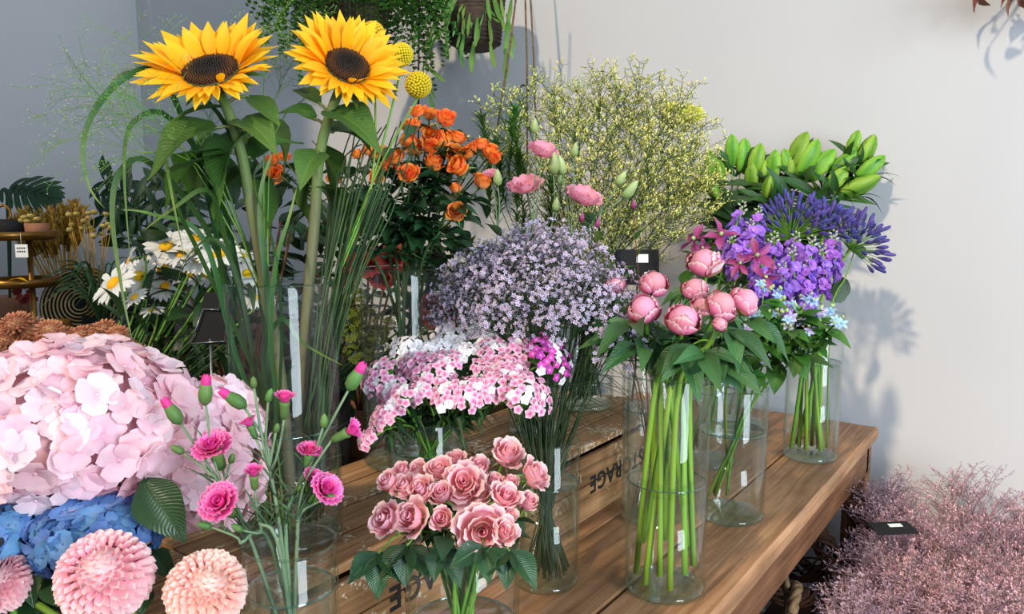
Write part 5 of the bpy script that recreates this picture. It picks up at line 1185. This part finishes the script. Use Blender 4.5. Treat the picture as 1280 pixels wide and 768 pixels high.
# price card lying on the limonium
def card(name, c, ex, ey, th_, label, bits, mat='black_card', stand=None):
    """flat card: ex, ey half-edge vectors; bits = list of (u0,u1,v0,v1,mat) printed patches"""
    ex, ey = V(ex), V(ey); nz_ = ex.cross(ey).normalized(); t_ = thing(name, c, label, 'sign')
    def slab(u0, u1, v0, v1, z0, z1):
        b = B().box(u0, u1, v0, v1, z0, z1); return b.xf(Matrix(((ex.x, ey.x, nz_.x, 0), (ex.y, ey.y, nz_.y, 0), (ex.z, ey.z, nz_.z, 0), (0, 0, 0, 1))))
    ob('panel', slab(-1, 1, -1, 1, -th_, 0).mesh('panel', mat, False), t_)
    for u0, u1, v0, v1, m_ in bits: ob('sticker', slab(u0, u1, v0, v1, .0002, .0008).mesh('sticker', m_, False), t_)
    return t_, Matrix(((ex.normalized().x, ey.normalized().x, nz_.x, 0), (ex.normalized().y, ey.normalized().y, nz_.y, 0), (ex.normalized().z, ey.normalized().z, nz_.z, 0), (0, 0, 0, 1)))
c = P(1116, 660, 1.62); card('price_card', c, RT * .042 + V((0, 0, .002)), FH * .026 + V((0, 0, .002)), .002, 'small black price card lying on the dried pink limonium', [(-.1, .55, .1, .6, 'white_card')])
# black chalk sign behind the peonies
c = P(797, 334, 1.50); sg, Ms = card('chalk_sign', c, RT * .042, V((0, 0, 1)) * .034 + FH * .008, .003, 'black chalk sign with white sticker and price behind the peonies', [(-.05, .5, .25, .72, 'white_card')])
tm = text_mesh('2.5', .018, 'white_card'); ob('lettering', tm, sg, T(RT * .012 + V((0, 0, -.022)) - FH * .006) @ Ms)
b = B().tube([V((0, 0, -.03)), V((0, 0, -.20)), V((0, 0, -.42)) - RT * .02], .002, 6); ob('stick', b.mesh('stick', 'black_metal'), sg)
# black sign clipped on a wire frame beside the sunflower vase
c = P(268, 398, 1.10); ex = RT * .024 - FH * .006; ey = V((0, 0, 1)) * .036 + RT * .006 + FH * .008
sg, Ms = card('wire_sign', c, ex, ey, .003, 'black sign held in a bent wire frame beside the sunflower vase', [])
fr = [(-1.15, -1.0), (1.05, -.85), (.75, .6), (.75, 1.5), (.25, 1.5), (.25, .35), (-.8, .35), (-1.15, -1.0)]
b = B()
for (a0, a1), (b0, b1) in zip(fr[:-1], fr[1:]): b.tube([ex * a0 + ey * a1 - FH * .004, ex * b0 + ey * b1 - FH * .004], .0011, 6)
ob('wire_frame', b.mesh('wire_frame', 'wire'), sg)
ob('stick', B().tube([-ey * .8, -ey * 1.2 - V((0, 0, .26))], .0016, 6).mesh('stick', 'wire'), sg)

# ------------------------------------------------------------------ floor: rope handled basket, twig wreaths
bk = V((1.36, .53, .15)); t_ = thing('rope_basket', bk, 'woven rope basket with thick twisted handles under the table edge', 'basket')
b = B()
for j in range(13):
    r = .14 + .015 * math.sin(j / 12 * PI); z = .016 + j * .021
    b2 = B().tube([(r * math.cos(2 * PI * i / 40), r * math.sin(2 * PI * i / 40), z + .003 * math.sin(i * 1.9 + j)) for i in range(41)], .0125, 6, False); ob('coil', b2.mesh('coil', 'rope'), t_)
ob('bottom', B().lathe([(0, .004), (.138, .004), (.138, .02), (0, .02)], 24).mesh('bottom', 'wicker'), t_)
def rope(pts, r, n=40):
    b = B(); q = curve(pts, n); nr = V((0, 0, 1))
    for s_ in range(3):
        path = []
        for i, p in enumerate(q):
            tg = (q[min(i + 1, n)] - q[max(i - 1, 0)]).normalized(); a = tg.orthogonal().normalized(); c_ = tg.cross(a); an = i * .75 + s_ * 2.094
            path.append(p + (a * math.cos(an) + c_ * math.sin(an)) * r * .5)
        b.tube(path, r * .62, 5)
    return b
for a0, hh, lean in ((-1.35, .17, .03), (-2.2, .15, .02), (-.5, .16, .03), (2.4, .14, .0)):
    dx = V((math.cos(a0), math.sin(a0), 0)); sd = V((-dx.y, dx.x, 0)); c = dx * .15 + V((0, 0, .27))
    ob('handle', rope([c - sd * .085, c - sd * .07 + V((0, 0, hh * .7)) + dx * lean * .6, c + V((0, 0, hh)) + dx * lean, c + sd * .07 + V((0, 0, hh * .7)) + dx * lean * .6, c + sd * .085], .010).mesh('handle', 'rope'), t_)
for i, (dx, dy, s_) in enumerate(((-.04, -.03, .085), (.06, -.05, .075), (.0, .06, .08))):
    st_ = ob('slate_stone', B().lathe([(0, -.5), (.7, -.42), (1, 0), (.72, .4), (0, .5)], 9).mesh('slate_stone', 'slate'), None, T(bk + V((dx, dy, .24))) @ Matrix.Rotation(.4 * i, 4, 'X') @ S(s_)); tag(st_, 'grey slate lump lying inside the rope basket', 'stone', 'slate lumps in the basket')
bs = thing('low_crate', (1.36, .53, 0), 'low dark crate carrying the rope basket', 'crate')
for y in (-.13, .118): ob('slat', B().box(-.14, .14, y, y + .012, .0, .14, .002).mesh('slat', 'dark_wood', False), bs)
for x in (-.14, .128): ob('slat', B().box(x, x + .012, -.118, .118, .0, .14, .002).mesh('slat', 'dark_wood', False), bs)
ob('lid', B().box(-.145, .145, -.135, .135, .14, .15, .002).mesh('lid', 'dark_wood', False), bs)
for wi, (px, py, d, R, tl) in enumerate(((985, 690, 1.72, .12, (.3, .8, .6)), (1015, 655, 1.86, .12, (-.3, .5, .9)))):
    c = P(px, py, d); Mw = face(D(*tl)); t_ = thing('twig_wreath', c, ['brown twig wreath under the table resting by the rope basket', 'brown twig wreath leaning behind, next to the table leg'][wi], 'wreath')
    for k in range(16):
        r0 = R * U(.82, 1.0); ph = U(0, 6); tw_ = random.randint(3, 6); pts = [(math.cos(2 * PI * i / 36) * (r0 + .022 * math.cos(tw_ * 2 * PI * i / 36 + ph)), math.sin(2 * PI * i / 36) * (r0 + .022 * math.cos(tw_ * 2 * PI * i / 36 + ph)), .022 * math.sin(tw_ * 2 * PI * i / 36 + ph)) for i in range(37)]
        ob('twig', B().tube(pts, U(.0025, .004), 5, False).xf(Mw).mesh('twig', 'twig'), t_)
st_ = thing('storage_box', (1.00, .78, 0), 'dark grey box in the shade under the table', 'box')
ob('body', B().box(-.18, .18, -.13, .13, 0, .34, .006).mesh('body', 'slate', False), st_); ob('lid', B().box(-.187, .187, -.137, .137, .34, .37, .006).mesh('lid', 'slate', False), st_)
rk = thing('wreath_crate', (1.75, .40, 0), 'dark wooden crate under the table supporting the twig wreaths', 'crate')
for z in (.02, .12, .22):
    for y in (-.12, .11): ob('slat', B().box(-.17, .17, y, y + .012, z, z + .08, .002).mesh('slat', 'dark_wood', False), rk)
    for x in (-.17, .158): ob('slat', B().box(x, x + .012, -.108, .108, z, z + .08, .002).mesh('slat', 'dark_wood', False), rk)
ob('lid', B().box(-.175, .175, -.125, .127, .303, .318, .002).mesh('lid', 'dark_wood', False), rk)

# ------------------------------------------------------------------ hanging plants
hc = P(446, 18, 2.42); t_ = thing('hanging_basket', hc + V((0, 0, -.07)), 'dark wicker basket hung on cords, hidden by feathery green fern', 'basket')
ob('bowl', B().lathe([(0, 0), (.05, .01), (.09, .05), (.12, .11), (.11, .11), (.08, .06), (0, .02)], 22).mesh('bowl', 'wicker'), t_)
for k in range(3): a = k * 2.09; ob('cord', B().tube([(.115 * math.cos(a), .115 * math.sin(a), .11), (0, 0, .9), (0, 0, 1.5)], .003, 5).mesh('cord', 'black_metal'), t_)
def fern_frond(seed):
    rs = random.Random(seed); b = B(); L = .22; pts = [(0, 0, 0), (0, .06, .05), (0, .13, .03), (0, .18, -.06), (0, .20, -.15)]
    q = curve(pts, 18); b.tube(q, [.0012 - .0008 * i / 18 for i in range(19)], 3, False)
    for i in range(2, 19):
        w_ = .034 * math.sin(min(1, i / 6) * PI / 2) * (1.1 - i / 24)
        for s_ in (-1, 1):
            for k in range(2): b.add(flat_petal(w_, .014, .6, .5, 0, w_ * .25, .1, 2, 3, .4), aim(q[i] + V((0, 0, 0)), (s_, .5 + rs.uniform(-.4, .4), rs.uniform(-.5, .3)), (0, 0, 1)))
    return b.mesh('frond', 'fern')
FR = [fern_frond(k) for k in range(3)]
fp = thing('hanging_fern', hc + V((0, 0, .03)), 'feathery green fern spilling over a hanging basket against the wall', 'fern')
for k in range(190):
    a = k * 2.39996; rr = U(.02, .12); ob('frond', FR[k % 3], fp, T((math.cos(a) * rr, math.sin(a) * rr, U(-.07, .09))) @ RZ(a - PI / 2 + U(-.3, .3)) @ Matrix.Rotation(U(-.2, .5), 4, 'X') @ S(U(.75, 1.1)))
pc = P(594, 62, 2.50); pot = thing('hanging_pot', pc, 'brown ribbed woven pot hanging in front of the wall with trailing stems', 'pot')
ob('body', B().lathe([(0, 0), (.060, .0), (.080, .02), (.092, .08), (.098, .19), (.092, .19), (.085, .08), (0, .03)], 26).mesh('body', 'wicker'), pot)
for j in range(14): z = .02 + j * .012; r = .0815 + .0155 * min(1, j / 12); ob('weave_ring', cached(('wr', j), lambda: B().tube([(r * math.cos(2 * PI * i / 26), r * math.sin(2 * PI * i / 26), z) for i in range(27)], .0042, 5, False).mesh('weave_ring', 'wicker')), pot)
for k in range(3): a = k * 2.09 + .5; ob('cord', B().tube([(.096 * math.cos(a), .096 * math.sin(a), .185), (0, 0, .7), (0, 0, 1.3)], .002, 5).mesh('cord', 'rope'), pot)
rp = thing('trailing_cactus', pc + V((0, 0, .19)), 'trailing cactus with flat strap stems hanging over the brown pot', 'plant')
SL = flat_petal(1, .16, 1.2, .4, .02, .06, .12, 2, 6, .6, .01)
SLM = SL.mesh('segment', 'cactus')
def hang(px, py, L, d=2.42, sw=0.0):
    p = P(px, py, d) - rp.location; ob('segment', SLM, rp, aim(p, V((0, 0, -1)) + RT * sw + rdir() * .12, -FH + rdir() * .6, L))
for x0, y0, x1, y1 in ((560,-5,520,45),(575,-8,540,60),(585,-5,572,60),(592,-5,578,66),(600,-5,588,82),(565,-5,530,60),(555,-5,515,55),(610,-5,616,80),(615,-8,640,70),(640,-5,632,95),(550,-5,560,75),(580,0,568,40),(605,0,600,50),(590,0,585,45),(570,-3,548,50),(625,-5,645,60),(600,-5,622,30)):
    a, e = P(x0, y0, 2.40), P(x1, y1, 2.40); n = 3
    for k in range(n):
        p = a.lerp(e, k / n) + rdir() * .006; q = a.lerp(e, (k + 1) / n) + rdir() * .008; ob('segment', SLM, rp, aim(p - rp.location, q - p, -FH + rdir() * .5, (q - p).length * 1.2))
for (x0, y0, x1, y1) in ((530,80,527,98),(532,82,557,103),(535,105,545,125),(537,118,545,150),(572,55,580,85),(612,60,618,85)):
    a, e = P(x0, y0, 2.42), P(x1, y1, 2.42); ob('segment', SLM, rp, aim(a - rp.location, e - a, -FH, (e - a).length))
ob('runner', B().tube([P(560, 0, 2.42) - rp.location, P(533, 60, 2.42) - rp.location, P(534, 118, 2.42) - rp.location], .0012, 4).mesh('runner', 'stem_green'), rp)
for (x0, x1, y1, d, r, m_, lb) in ((648, 620, 172, 2.3, .0035, 'rope', 'slanting thin cane hanging in front of the wall'), (651, 659, 205, 2.4, .0032, 'rope', 'thin cane beside the black hook'), (656, 671, 200, 2.42, .0030, 'rope', 'second thin cane running down beside the yellow statice')):
    a, e = P(x0 + 4, -60, d), P(x1, y1, d); o_ = ob('hanging_cane', B().tube([(0, 0, 0), (e - a) * .5 + RT * .004, e - a], r, 6).mesh('hanging_cane', m_)); o_.location = a; tag(o_, lb, 'cane')
a, e = P(524, -40, 2.44), P(523, 132, 2.44); o_ = ob('hanging_cable', B().tube([(0, 0, 0), e - a], .0032, 6).mesh('hanging_cable', 'black_metal')); o_.location = a; tag(o_, 'black cord hanging below the fern basket', 'cable')
hk = [P(*q) - P(655, 130, 2.35) for q in ((649, 116, 2.35), (651, 108, 2.35), (658, 107, 2.35), (661, 114, 2.35), (655, 124, 2.35), (652, 132, 2.35), (657, 136, 2.35), (652, 150, 2.35), (645, 172, 2.35))]
o_ = ob('metal_hook', B().tube(curve(hk, 24), .0035, 6).mesh('metal_hook', 'black_metal')); o_.location = P(655, 130, 2.35); tag(o_, 'bent black metal hook rising behind the yellow statice', 'hook')
# dried bunch hanging high by the wall, only its tips in view
dc = P(1300, -95, 1.70); t_ = thing('dried_bunch', dc, 'brown dried flower bunch hanging upside down high on the white wall', 'dried flowers')
for k in range(22):
    e = V((U(-.05, .03), U(-.10, .10), -.10 + U(-.05, .03))); ob('dried_stem', B().tube([(0, 0, .15), e * .4, e], .002, 4).mesh('dried_stem', 'stem_brown'), t_)
    ob('dried_head', cached('dh', lambda: flat_petal(1, .5, .8, .3, .1, .2, .3, 4, 5).mesh('dried_head', 'dried')), t_, aim(e, rdir() + V((0, 0, -.8)), (0, 1, 0), U(.05, .07)))

# ------------------------------------------------------------------ shaded corner: sideboard and what stands on it
SBZ = .86
sb = thing('sideboard', (1.25, 2.80, 0), 'dark wooden sideboard in the shaded corner under pots and dried grass', 'sideboard')
ob('top', B().box(-.85, .80, -.42, .42, SBZ - .03, SBZ, .004).mesh('top', 'dark_wood', False), sb)
ob('body', B().box(-.80, .76, -.36, .40, .06, SBZ - .03, .004).mesh('body', 'dark_wood', False), sb)
for k in range(3):
    dr_ = ob('door', B().box(-.79 + k * .52, -.79 + k * .52 + .50, -.375, -.36, .10, SBZ - .06, .003).mesh('door', 'dark_wood', False), sb); ob('knob', B().lathe([(.006, 0), (.012, .012), (0, .02)], 10).mesh('knob', 'brass'), dr_, T((-.75 + k * .52 + .40, -.378, .5)) @ RX(PI / 2))
for x in (-.78, .70):
    for y in (-.34, .34): ob('foot', B().box(x, x + .05, y, y + .05, 0, .06).mesh('foot', 'dark_wood', False), sb)
# two tier brass stand
sx = P(38, 330, 2.35); sb0 = V((sx.x, sx.y, SBZ)); ts = thing('tiered_stand', sb0, 'two tier brass tray stand with small pots on its upper tray', 'stand')
zt = P(20, 298, 2.35).z - SBZ; zl = P(20, 357, 2.35).z - SBZ
ob('pole', B().lathe([(0, 0), (.07, 0), (.07, .008), (.012, .014), (.008, .03), (.008, zt + .005), (0, zt + .005)], 16).mesh('pole', 'brass'), ts)
off = RT * -.055
for z, r in ((zt, .130), (zl, .105)): ob('tray', B().lathe([(0, -.004), (r - .01, -.004), (r, .004), (r + .003, .022), (r - .003, .022), (r - .006, .006), (0, .004)], 30).mesh('tray', 'brass'), ts, T(off * (1.0 if r > .11 else .6) + V((0, 0, z))))
tg_ = thing('price_tag', P(26, 300, 2.23), 'small white price tag hanging from the upper brass tray', 'tag')
ob('paper', B().box(-.018, .018, -.001, .001, -.051, -.013).mesh('paper', 'white_card', False), tg_, RZ(YAW - PI / 2)); ob('string', B().tube([(0, 0, .02), (0, 0, -.014)], .0006, 4).mesh('string', 'white_card'), tg_)
for r_ in range(2):
    for q in range(4): ob('handwriting', B().box(-.013 + q * .0066, -.013 + q * .0066 + .0044, -.0016, -.0011, -.026 - r_ * .010, -.022 - r_ * .010).mesh('handwriting', 'ink', False), tg_, RZ(YAW - PI / 2))
def pot_on(name, px, py, d, r, h, mat, label, z=None, prof=None):
    c = P(px, py, d); z = z if z is not None else c.z; t_ = thing(name, (c.x, c.y, z), label, 'pot')
    pr = prof or [(0, 0), (r * .8, 0), (r * .95, h * .3), (r, h), (r - .006, h), (r * .85, h * .25), (0, h * .1)]
    ob('body', B().lathe(pr, 24).mesh('body', mat), t_); ob('soil', B().lathe([(0, h * .78), (r * .93, h * .8)], 20).mesh('soil', 'dark_wood'), t_); return t_
ztop = SBZ + zt + .006
pot_on('black_pot', 14, 296, 2.36, .046, .052, 'black_card', 'small black pot on the upper brass tray', ztop)
pot_on('pink_pot', 47, 294, 2.34, .034, .040, 'terracotta', 'small dusty terracotta pot on the upper brass tray', ztop)
for i, (px, py) in enumerate(((30,272),(38,270),(46,274),(26,276),(34,277))):
    c = P(px, py, 2.34); b0 = V((c.x, c.y, ztop + .04)); t_ = thing('dried_button', b0, 'dried yellowish button flower in the small pots on the tray', 'flower', 'dried buttons on the tray'); ob('stem', B().tube([(0, 0, 0), c - b0], .001, 4).mesh('stem', 'wheat'), t_); ob('head', B().lathe([(0, -.8), (.8, -.3), (1, .2), (.5, .6), (0, .5)], 9).mesh('head', 'button'), t_, T(c - b0) @ S(.011))
o_ = ob('brass_hoop', B().tube([P(4 + 9 * math.sin(a * .3), 268 - 11 * math.cos(a * .3), 2.32) - P(0, 275, 2.32) for a in range(22)], .004, 6).mesh('brass_hoop', 'brass')); o_.location = P(0, 275, 2.32); tag(o_, 'thin brass hoop handle above the black pot', 'hoop')
lf = ob('fallen_petal', flat_petal(.055, .026, .5, .3, .006, .01, .1).mesh('fallen_petal', 'sunflower_ray'), None, aim(P(12, 351, 2.26), RT + V((0, 0, .08)), (0, 0, 1), 1.0)); tag(lf, 'single yellow petal lying on the lower brass tray', 'petal')
gp = pot_on('brass_pot', 64, 402, 2.25, .056, .075, 'brass', 'ornate dark brass footed pot in the shaded corner', SBZ, [(0, 0), (.052, 0), (.05, .008), (.028, .02), (.03, .035), (.056, .05), (.058, .085), (.05, .10), (.054, .105), (.048, .105), (.044, .05), (0, .04)])
cj = pot_on('cream_jar', 30, 396, 2.22, .05, .03, 'white_card', 'low cream candle jar beside the brass pot', SBZ)
# platter with concentric gold ribs, leaning
pl = P(100, 368, 2.5); t_ = thing('ribbed_platter', V((pl.x, pl.y, SBZ)), 'round dark platter with concentric gold ribs leaning in the corner', 'platter'); Mp = T(V((0, 0, .125))) @ face(D(.15, .35, 1))
ob('plate', B().lathe([(0, -.008), (.12, -.006), (.125, 0), (.12, .004), (0, 0)], 36).mesh('plate', 'black_card'), t_, Mp)
for k in range(9):
    r = .022 + k * .0118; ob('rib', B().tube([(r * math.cos(2 * PI * i / 40), r * math.sin(2 * PI * i / 40), .004) for i in range(41)], .0030, 5, False).mesh('rib', 'brass_light'), t_, Mp)
# dried wheat bundle
EAR = B()
for k in range(34):
    z = k / 34; a = k * 2.4; EAR.add(flat_petal(.020, .009, .7, .4, 0, 0, .2, 2, 2), aim((math.cos(a) * .006, math.sin(a) * .006, z * .12), (math.cos(a) * .5, math.sin(a) * .5, 1), (math.cos(a), math.sin(a), 0)))
EAR.tube([(0, 0, -.01), (0, 0, .12)], [.007, .003], 6); EARM = EAR.mesh('ear', 'wheat')
wb = V((P(84, 400, 2.62).x, P(84, 400, 2.62).y, SBZ)); pot_on('wheat_pot', 84, 400, 2.62, .05, .10, 'black_card', 'black pot holding the dried wheat', SBZ)
for i in range(34):
    x1 = 12 + i * 2.75 + U(-4, 4); y1 = 262 - 16 * math.sin(max(0, (x1 - 40)) / 70 * PI * .5) + U(-8, 12); e = P(x1, y1 + 12, 2.60 + U(-.06, .06)); b0 = wb + V((U(-.02, .02), U(-.02, .02), .05)); dn = (e - b0).normalized()
    t_ = thing('wheat_stalk', b0, 'dried golden wheat stalk with a furry ear in the shaded corner', 'dried grass', 'dried wheat stalks'); ob('stem', B().tube([(0, 0, 0), (e - b0) - dn * .10], .0018, 4).mesh('stem', 'wheat'), t_); ob('ear', EARM, t_, T(e - b0 - dn * .11) @ face(dn, U(0, 6)) @ S(U(.9, 1.15)))
bb = V((P(118, 400, 2.5).x, P(118, 400, 2.5).y, SBZ)); pot_on('button_pot', 120, 400, 2.48, .04, .09, 'black_card', 'black pot holding dried button flowers', SBZ)
for i in range(22):
    c = P(84 + U(0, 56), 264 + U(0, 34), 2.5 + U(-.05, .05)); b0 = bb + V((U(-.015, .015), U(-.015, .015), .05)); t_ = thing('dried_billy_button', b0, 'dried brown button flower beside the wheat in the corner', 'flower', 'dried buttons beside the wheat')
    ob('stem', B().tube([(0, 0, 0), (c - b0) * .5 + rdir() * .006, c - b0], .001, 4).mesh('stem', 'wheat'), t_); ob('head', cached('bbh', lambda: B().lathe([(0, -.9), (.8, -.5), (1, .1), (.6, .6), (0, .45)], 9).mesh('head', 'button')), t_, T(c - b0) @ face(c - b0) @ S(U(.009, .012)))
# monstera
mb = P(5, 300, 2.75); ms = thing('monstera', V((mb.x, mb.y, SBZ)), 'dark green monstera leaf with deep slits above the brass stand', 'plant')
def monstera():
    b = B()
    for s_ in (-1, 1):
        for k in range(7):
            y = .02 + k * .125; a = 1.9 - k * .26; L = (.34, .46, .52, .52, .46, .36, .26)[k]
            b.add(flat_petal(L, .118, 1.8, .75, .015, .10, .04, 3, 6, .55), T((0, y, 0)) @ RZ(-s_ * a * .62) @ Matrix.Rotation(s_ * .12, 4, 'Y'))
    b.add(flat_petal(1.05, .20, .8, .8, .01, .05, .05, 2, 8, .3)); return b.mesh('leaf', 'leaf_deep')
MON = monstera()
for (x0, y0, x1, y1, d, up) in ((12, 236, 74, 246, 2.66, D(-.1, .55, .9)), (8, 236, -30, 262, 2.7, D(-.3, .6, .8))):
    a, e = P(x0, y0, d), P(x1, y1, d - .05); ob('leaf', MON, ms, aim(a - ms.location, e - a, up, (e - a).length))
    ob('leaf_stalk', B().tube(curve([V((0, 0, .05)), (a - ms.location) * .6, a - ms.location], 8), .004, 6).mesh('leaf_stalk', 'leaf_deep'), ms)
ob('plant_pot', B().lathe([(0, 0), (.06, 0), (.075, .12), (.068, .12), (0, .09)], 20).mesh('plant_pot', 'terracotta'), ms)
# dark glossy plant with broad leaflets
zb = V((P(190, 400, 2.7).x, P(190, 400, 2.7).y, SBZ)); zz = thing('palm_plant', zb, 'dark leafy palm like plant standing in the shaded corner behind the daisies', 'plant')
ob('plant_pot', B().lathe([(0, 0), (.07, 0), (.09, .14), (.082, .14), (0, .11)], 20).mesh('plant_pot', 'black_card'), zz)
for (x1, y1) in ((122, 202), (130, 225), (118, 250), (150, 215), (205, 200), (235, 230), (240, 262), (180, 205), (160, 250), (225, 215), (140, 275)):
    e = P(x1, y1, 2.7 + U(-.1, .1)) - zb; pts = [V((0, 0, .11)), V((e.x * .35, e.y * .35, e.z * .75)), e * .9]; ob('stalk', B().tube(curve(pts, 10), [.005 - .0003 * i for i in range(11)], 5).mesh('stalk', 'leaf_deep'), zz)
    for k in range(7):
        t = .45 + k * .09; p = at_curve(pts, min(1, t)); tg = (at_curve(pts, min(1, t + .05)) - at_curve(pts, t - .05)).normalized(); sd = tg.cross(FH).normalized() * (1 if k % 2 else -1)
        ob('leaflet', leaf_mesh('lance2', 'leaf_deep'), zz, aim(p, tg * .8 + sd + V((0, 0, -.1)), -FH + rdir() * .5, U(.085, .125)))
# dark spider grass
gb = V((P(128, 405, 2.35).x, P(128, 405, 2.35).y, SBZ)); gg = thing('spider_plant', gb, 'tuft of dark arching grass leaves in front of the ribbed platter', 'plant'); ob('plant_pot', B().lathe([(0, 0), (.045, 0), (.055, .08), (.05, .08), (0, .06)], 18).mesh('plant_pot', 'terracotta'), gg)
for k in range(44):
    a = U(0, 6.28); L = U(.10, .2); h_ = U(.10, .2); pts = [V((0, 0, .07)), V((math.cos(a) * L * .4, math.sin(a) * L * .4, .07 + h_)), V((math.cos(a) * L, math.sin(a) * L, .07 + h_ * U(.5, 1.1)))]
    ob('leaf', ribbon(pts, .007, 8).mesh('leaf', 'leaf_deep'), gg)
for i, (px, py) in enumerate(((28,372),(36,366),(24,362),(40,376),(32,356))):
    c = P(px, py, 2.5); b0 = V((c.x, c.y, SBZ)); t_ = thing('blossom_twig', b0, 'small dull pink blossom twig behind the brass stand', 'flower', 'pink blossom twigs'); ob('stem', B().tube([(0, 0, 0), c - b0], .0012, 4).mesh('stem', 'stem_brown'), t_)
    for k in range(3): ob('flower', cached('btf', lambda: five_floret('red_bloom', 0, 3)), t_, T(c - b0 + rdir() * .012) @ face(-FH + rdir() * .6) @ S(.028))
